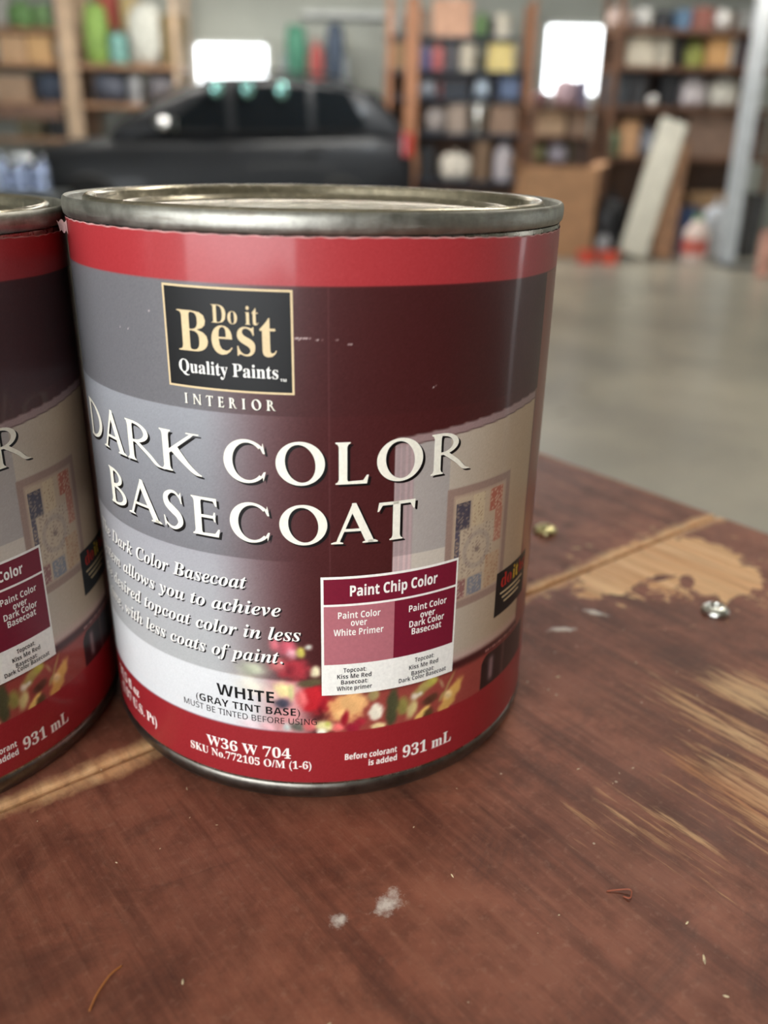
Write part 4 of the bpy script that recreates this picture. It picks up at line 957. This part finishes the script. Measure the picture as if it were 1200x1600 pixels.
# --- right rack
E_ = Rack('tall brown shelf rack at the right, full of boxes and bags', 943, 1210, 9.3, .55, (46, 104, 168, 246), ((947, 9), (1203, 9)), darkwood, darkwood, 2.75, .04, back=10)
obj('top_board', bx(E_.X0, E_.X1, 0, .55, 2.40, 2.44), pine, E_.t)
for px, i, w_, h_, f, lb, c in (
    (972, 0, 34, 32, bag, 'pinkish grey bag at the left of the top right shelf', (186, 156, 142)),
    (1008, 0, 30, 34, bag, 'light grey cloth on the top right shelf', (176, 172, 164)),
    (1036, 0, 18, 26, bin_, 'charcoal tub on the top right shelf', (66, 66, 70)),
    (1068, 0, 22, 28, bin_, 'blue tub on the top right shelf', (92, 126, 160)),
    (1098, 0, 30, 30, carton, 'brick-red carton on the top right shelf', (146, 80, 66)),
    (1132, 0, 28, 32, bag, 'white bag at the right of the top right shelf', (212, 206, 198)),
    (1168, 0, 30, 30, bin_, 'grey crate by the white pole on the top right shelf', (150, 150, 146)),
    (1002, 1, 42, 46, carton, 'cream box at the left of the second right shelf', (198, 184, 158)),
    (1040, 1, 24, 46, canister, 'cream canister beside the cream box on the second right shelf', (206, 194, 170)),
    (1062, 1, 14, 40, bin_, 'thin black bin on the second right shelf', (48, 44, 42)),
    (1088, 1, 32, 48, jug, 'yellow-green jug on the second right shelf', (144, 148, 52)),
    (1122, 1, 36, 50, carton, 'orange box on the second right shelf right of the green jug', (214, 152, 82)),
    (1164, 1, 30, 54, bin_, 'dark maroon-grey bin at the right of the second right shelf', (76, 60, 64)),
    (966, 2, 32, 48, bin_, 'slate-grey bin at the left of the third right shelf', (76, 80, 88)),
    (998, 2, 26, 46, bin_, 'dark grey bin on the third right shelf', (62, 62, 66)),
    (1048, 2, 30, 56, bin_, 'black bin on the third right shelf right of the white ball', (40, 40, 46)),
    (1086, 2, 46, 58, bag, 'big lilac-white bag on the third right shelf', (206, 194, 196)),
    (1136, 2, 48, 64, bag, 'big ivory bag at the right of the third right shelf', (214, 208, 192)),
    (960, 3, 24, 42, jug, 'green jug at the left of the fourth right shelf', (104, 132, 92)),
    (985, 3, 26, 52, carton, 'orange-tan box on the fourth right shelf', (204, 146, 94)),
    (1014, 3, 24, 46, bag, 'blue-grey bag on the fourth right shelf', (146, 150, 162)),
    (1112, 3, 78, 68, carton, 'wide brown box on the fourth right shelf by the white pole', (138, 104, 84)),
    (1180, 3, 30, 60, carton, 'dark brown box at the right end of the fourth right shelf', (98, 66, 52))):
    if f in (jug, canister): S_(E_, px, i, w_, h_, f, lb, c, tuple(v * .85 for v in c))
    else: S_(E_, px, i, w_, h_, f, lb, c)
x, y, z, wm = E_.spot(1024, 2, 20); ball('white ball between the dark bins on the third right shelf', (226, 220, 212), x, E_.Y + .06, z, min(.13, wm))

def floor_x(px, Y): return at(px, 390, Y).x
# white grooved board leaning on the rack
def lean(name, label, mat, px0, px1, top_px, Y0, Y1, w_, th, zt, cat, grooves=0):
    p0 = Vector((floor_x(px0, Y0), Y0, .0)); p1 = Vector((at(top_px, px1, Y1).x, Y1, zt))
    d = p1 - p0; L = d.length; zc = d.normalized(); xc = Vector((1, 0, 0)); xc = (xc - zc * xc.dot(zc)).normalized(); yc = zc.cross(xc)
    M = Matrix((xc, yc, zc)).transposed().to_4x4()
    lift = abs(xc.z) * w_ / 2 + abs(yc.z) * th / 2
    t = thing(name, label, cat, p0 + Vector((0, 0, lift))); 
    obj('panel', bx(-w_ / 2, w_ / 2, -th / 2, th / 2, 0, L, .004, M), mat, t)
    for g in range(grooves):
        gx = -w_ / 2 + w_ * (g + .5) / grooves
        obj('rib', bx(gx - .012, gx + .012, -th / 2 - .014, -th / 2, .02, L - .02, .003, M), mat, t)
    return t
wboard = plain('off_white_vinyl_panel', (196, 190, 174), .5, var=.05); wpole = plain('white_enamel_pole', (190, 194, 198), .35, .2, var=.05)
lean('ribbed_sheet', 'off-white ribbed panel leaning on the right rack, foot on the floor', wboard, 988, 200, 1052, 8.55, 9.2, .26, .05, at(1050, 198, 9.2).z, 'panel', 3)
lean('leaning_plank', 'brown plank leaning behind the off-white ribbed panel', plain('brown_plank', (134, 96, 66), .6, var=.15), 1034, 220, 1062, 8.62, 9.22, .2, .03, at(1062, 222, 9.2).z, 'plank')
lean('white_pole', 'long white metal pole leaning from floor to the top right corner', wpole, 1136, 0, 1196, 8.3, 9.2, .15, .07, at(1190, -20, 9.2).z, 'pole')
# on the floor under and before the rack
def F(px, Y, w_, h_, f, lb, *c, **k):
    return f(lb, *c, floor_x(px, Y), Y, 0, w_ * Y / FPY, h_ * Y / FPY, **k)
F(953, 8.86, 46, 104, bag, 'black refuse bag on the floor right of the cardboard box', (30, 30, 34), seed=31, rough=.35, d=.34)
def tray(label, px, Y, w_):
    t = thing('tray', label, 'tray', (floor_x(px, Y), Y, 0)); wm = w_ * Y / FPY
    b = bmesh.new(); lathe(b, [(0, .004), (wm * .42, .004), (wm * .5, .11), (wm * .53, .11), (wm * .53, .102), (wm * .45, 0), (0, 0)], 28, close_top=False, close_bot=False, sy=.7); obj('dish', b, plain('orange_red_plastic', (214, 84, 62), .4), t, True)
    obj('handle', bx(-wm * .1, wm * .1, -wm * .45, -wm * .33, .09, .108, .004), plain('orange_red_plastic', (214, 84, 62), .4), t); return t
tray('orange-red plastic tray on the floor before the cardboard box', 918, 8.3, 31); tray('second orange-red tray, before the black bag', 953, 8.25, 31)
F(944, 8.6, 22, 38, bag, 'small grey bag squeezed before the black refuse bag', (150, 148, 150), seed=33, knot=False, d=.12)
F(1096, 9.35, 60, 92, carton, 'tan box on the floor under the right rack, top ochre', (176, 130, 82), d=.4)
F(1072, 9.02, 30, 76, bin_, 'dark blue bin on the floor before the tan box', (54, 76, 122), d=.25)
F(1116, 8.85, 44, 92, bag, 'pale grey-white bag on the floor beside the dark blue bin', (200, 202, 206), seed=34, d=.22)
F(1091, 8.35, 40, 74, jug, 'white jug with a coral base band and green cap on the floor', (226, 196, 182), (122, 168, 104), band=(226, 92, 76))
F(1172, 8.9, 26, 100, bin_, 'tall dark grey bin on the floor right of the white pole', (70, 70, 72), d=.3)
t = thing('floor_plate', 'flat grey metal plate on the floor right of the pole foot', 'plate', (floor_x(1168, 8.1), 8.0, 0)); obj('sheet', bx(-.2, .25, 0, .32, .0, .02, .004), steel, t); obj('lip', bx(-.2, .25, 0, .015, .02, .05, .003), steel, t)
F(1204, 7.5, 26, 70, canister, 'salmon-pink bucket at the right edge of the floor', (226, 156, 134), (214, 140, 118), name='bucket', cat='bucket')
# red and mustard cartons stacked on a small bracket board at the top, right of the pale post
bz = at(180, 40, 12.5)
t = thing('bracket_shelf', 'short bracket shelf high on the back wall behind the teal bundle', 'shelf', (bz.x, YB, 0))
obj('shelf_board', bx(-.36, .36, -.30, -.0, bz.z - .03, bz.z, .004), pine, t)
for sx in (-.28, .28): obj('bracket', bx(sx - .015, sx + .015, -.25, -.0, bz.z - .06, bz.z - .031), steel, t)
carton('red carton on the bracket shelf high on the back wall', (206, 84, 70), at(163, 40, 12.6).x, YB - .29, bz.z + .0006, .24, .42, d=.25)
carton('mustard yellow carton on the bracket shelf high on the back wall', (206, 176, 110), at(200, 40, 12.6).x, YB - .29, bz.z + .0006, .22, .36, d=.25)

# small odds and ends filling the gaps on the racks
for R, px, i, w_, h_, f, lb, c in (
    (Cc, 645, 4, 16, 40, carton, 'narrow orange-brown box beside the post on the bottom middle shelf', (168, 112, 72)),
    (Cc, 690, 2, 8, 22, bin_, 'tiny red tub on the third middle shelf', (160, 74, 70)),
    (Cc, 768, 0, 8, 26, bin_, 'slim dark tub beside the cream tub on the top middle shelf', (70, 66, 70)),
    (E_, 1148, 0, 9, 26, bin_, 'slim brown tub beside the white bag on the top right shelf', (120, 90, 70)),
    (E_, 1144, 1, 8, 44, bin_, 'slim white bottle-tub right of the orange box on the second right shelf', (200, 196, 188)),
    (E_, 975, 1, 12, 40, bin_, 'slim brown bin left of the cream box on the second right shelf', (120, 84, 62)),
    (E_, 1172, 2, 18, 54, carton, 'tan box behind the white pole on the third right shelf', (170, 134, 100)),
    (E_, 1040, 3, 20, 40, bag, 'rust-brown bag on the fourth right shelf behind the leaning panel top', (150, 96, 72)),
    (E_, 1065, 3, 14, 50, bin_, 'dark brown bin left of the wide brown box on the fourth right shelf', (84, 62, 52)),
    (D_, 893, 2, 8, 34, bin_, 'slim olive bin on the lowest low-unit shelf', (110, 106, 70))):
    S_(R, px, i, w_, h_, f, lb, c)
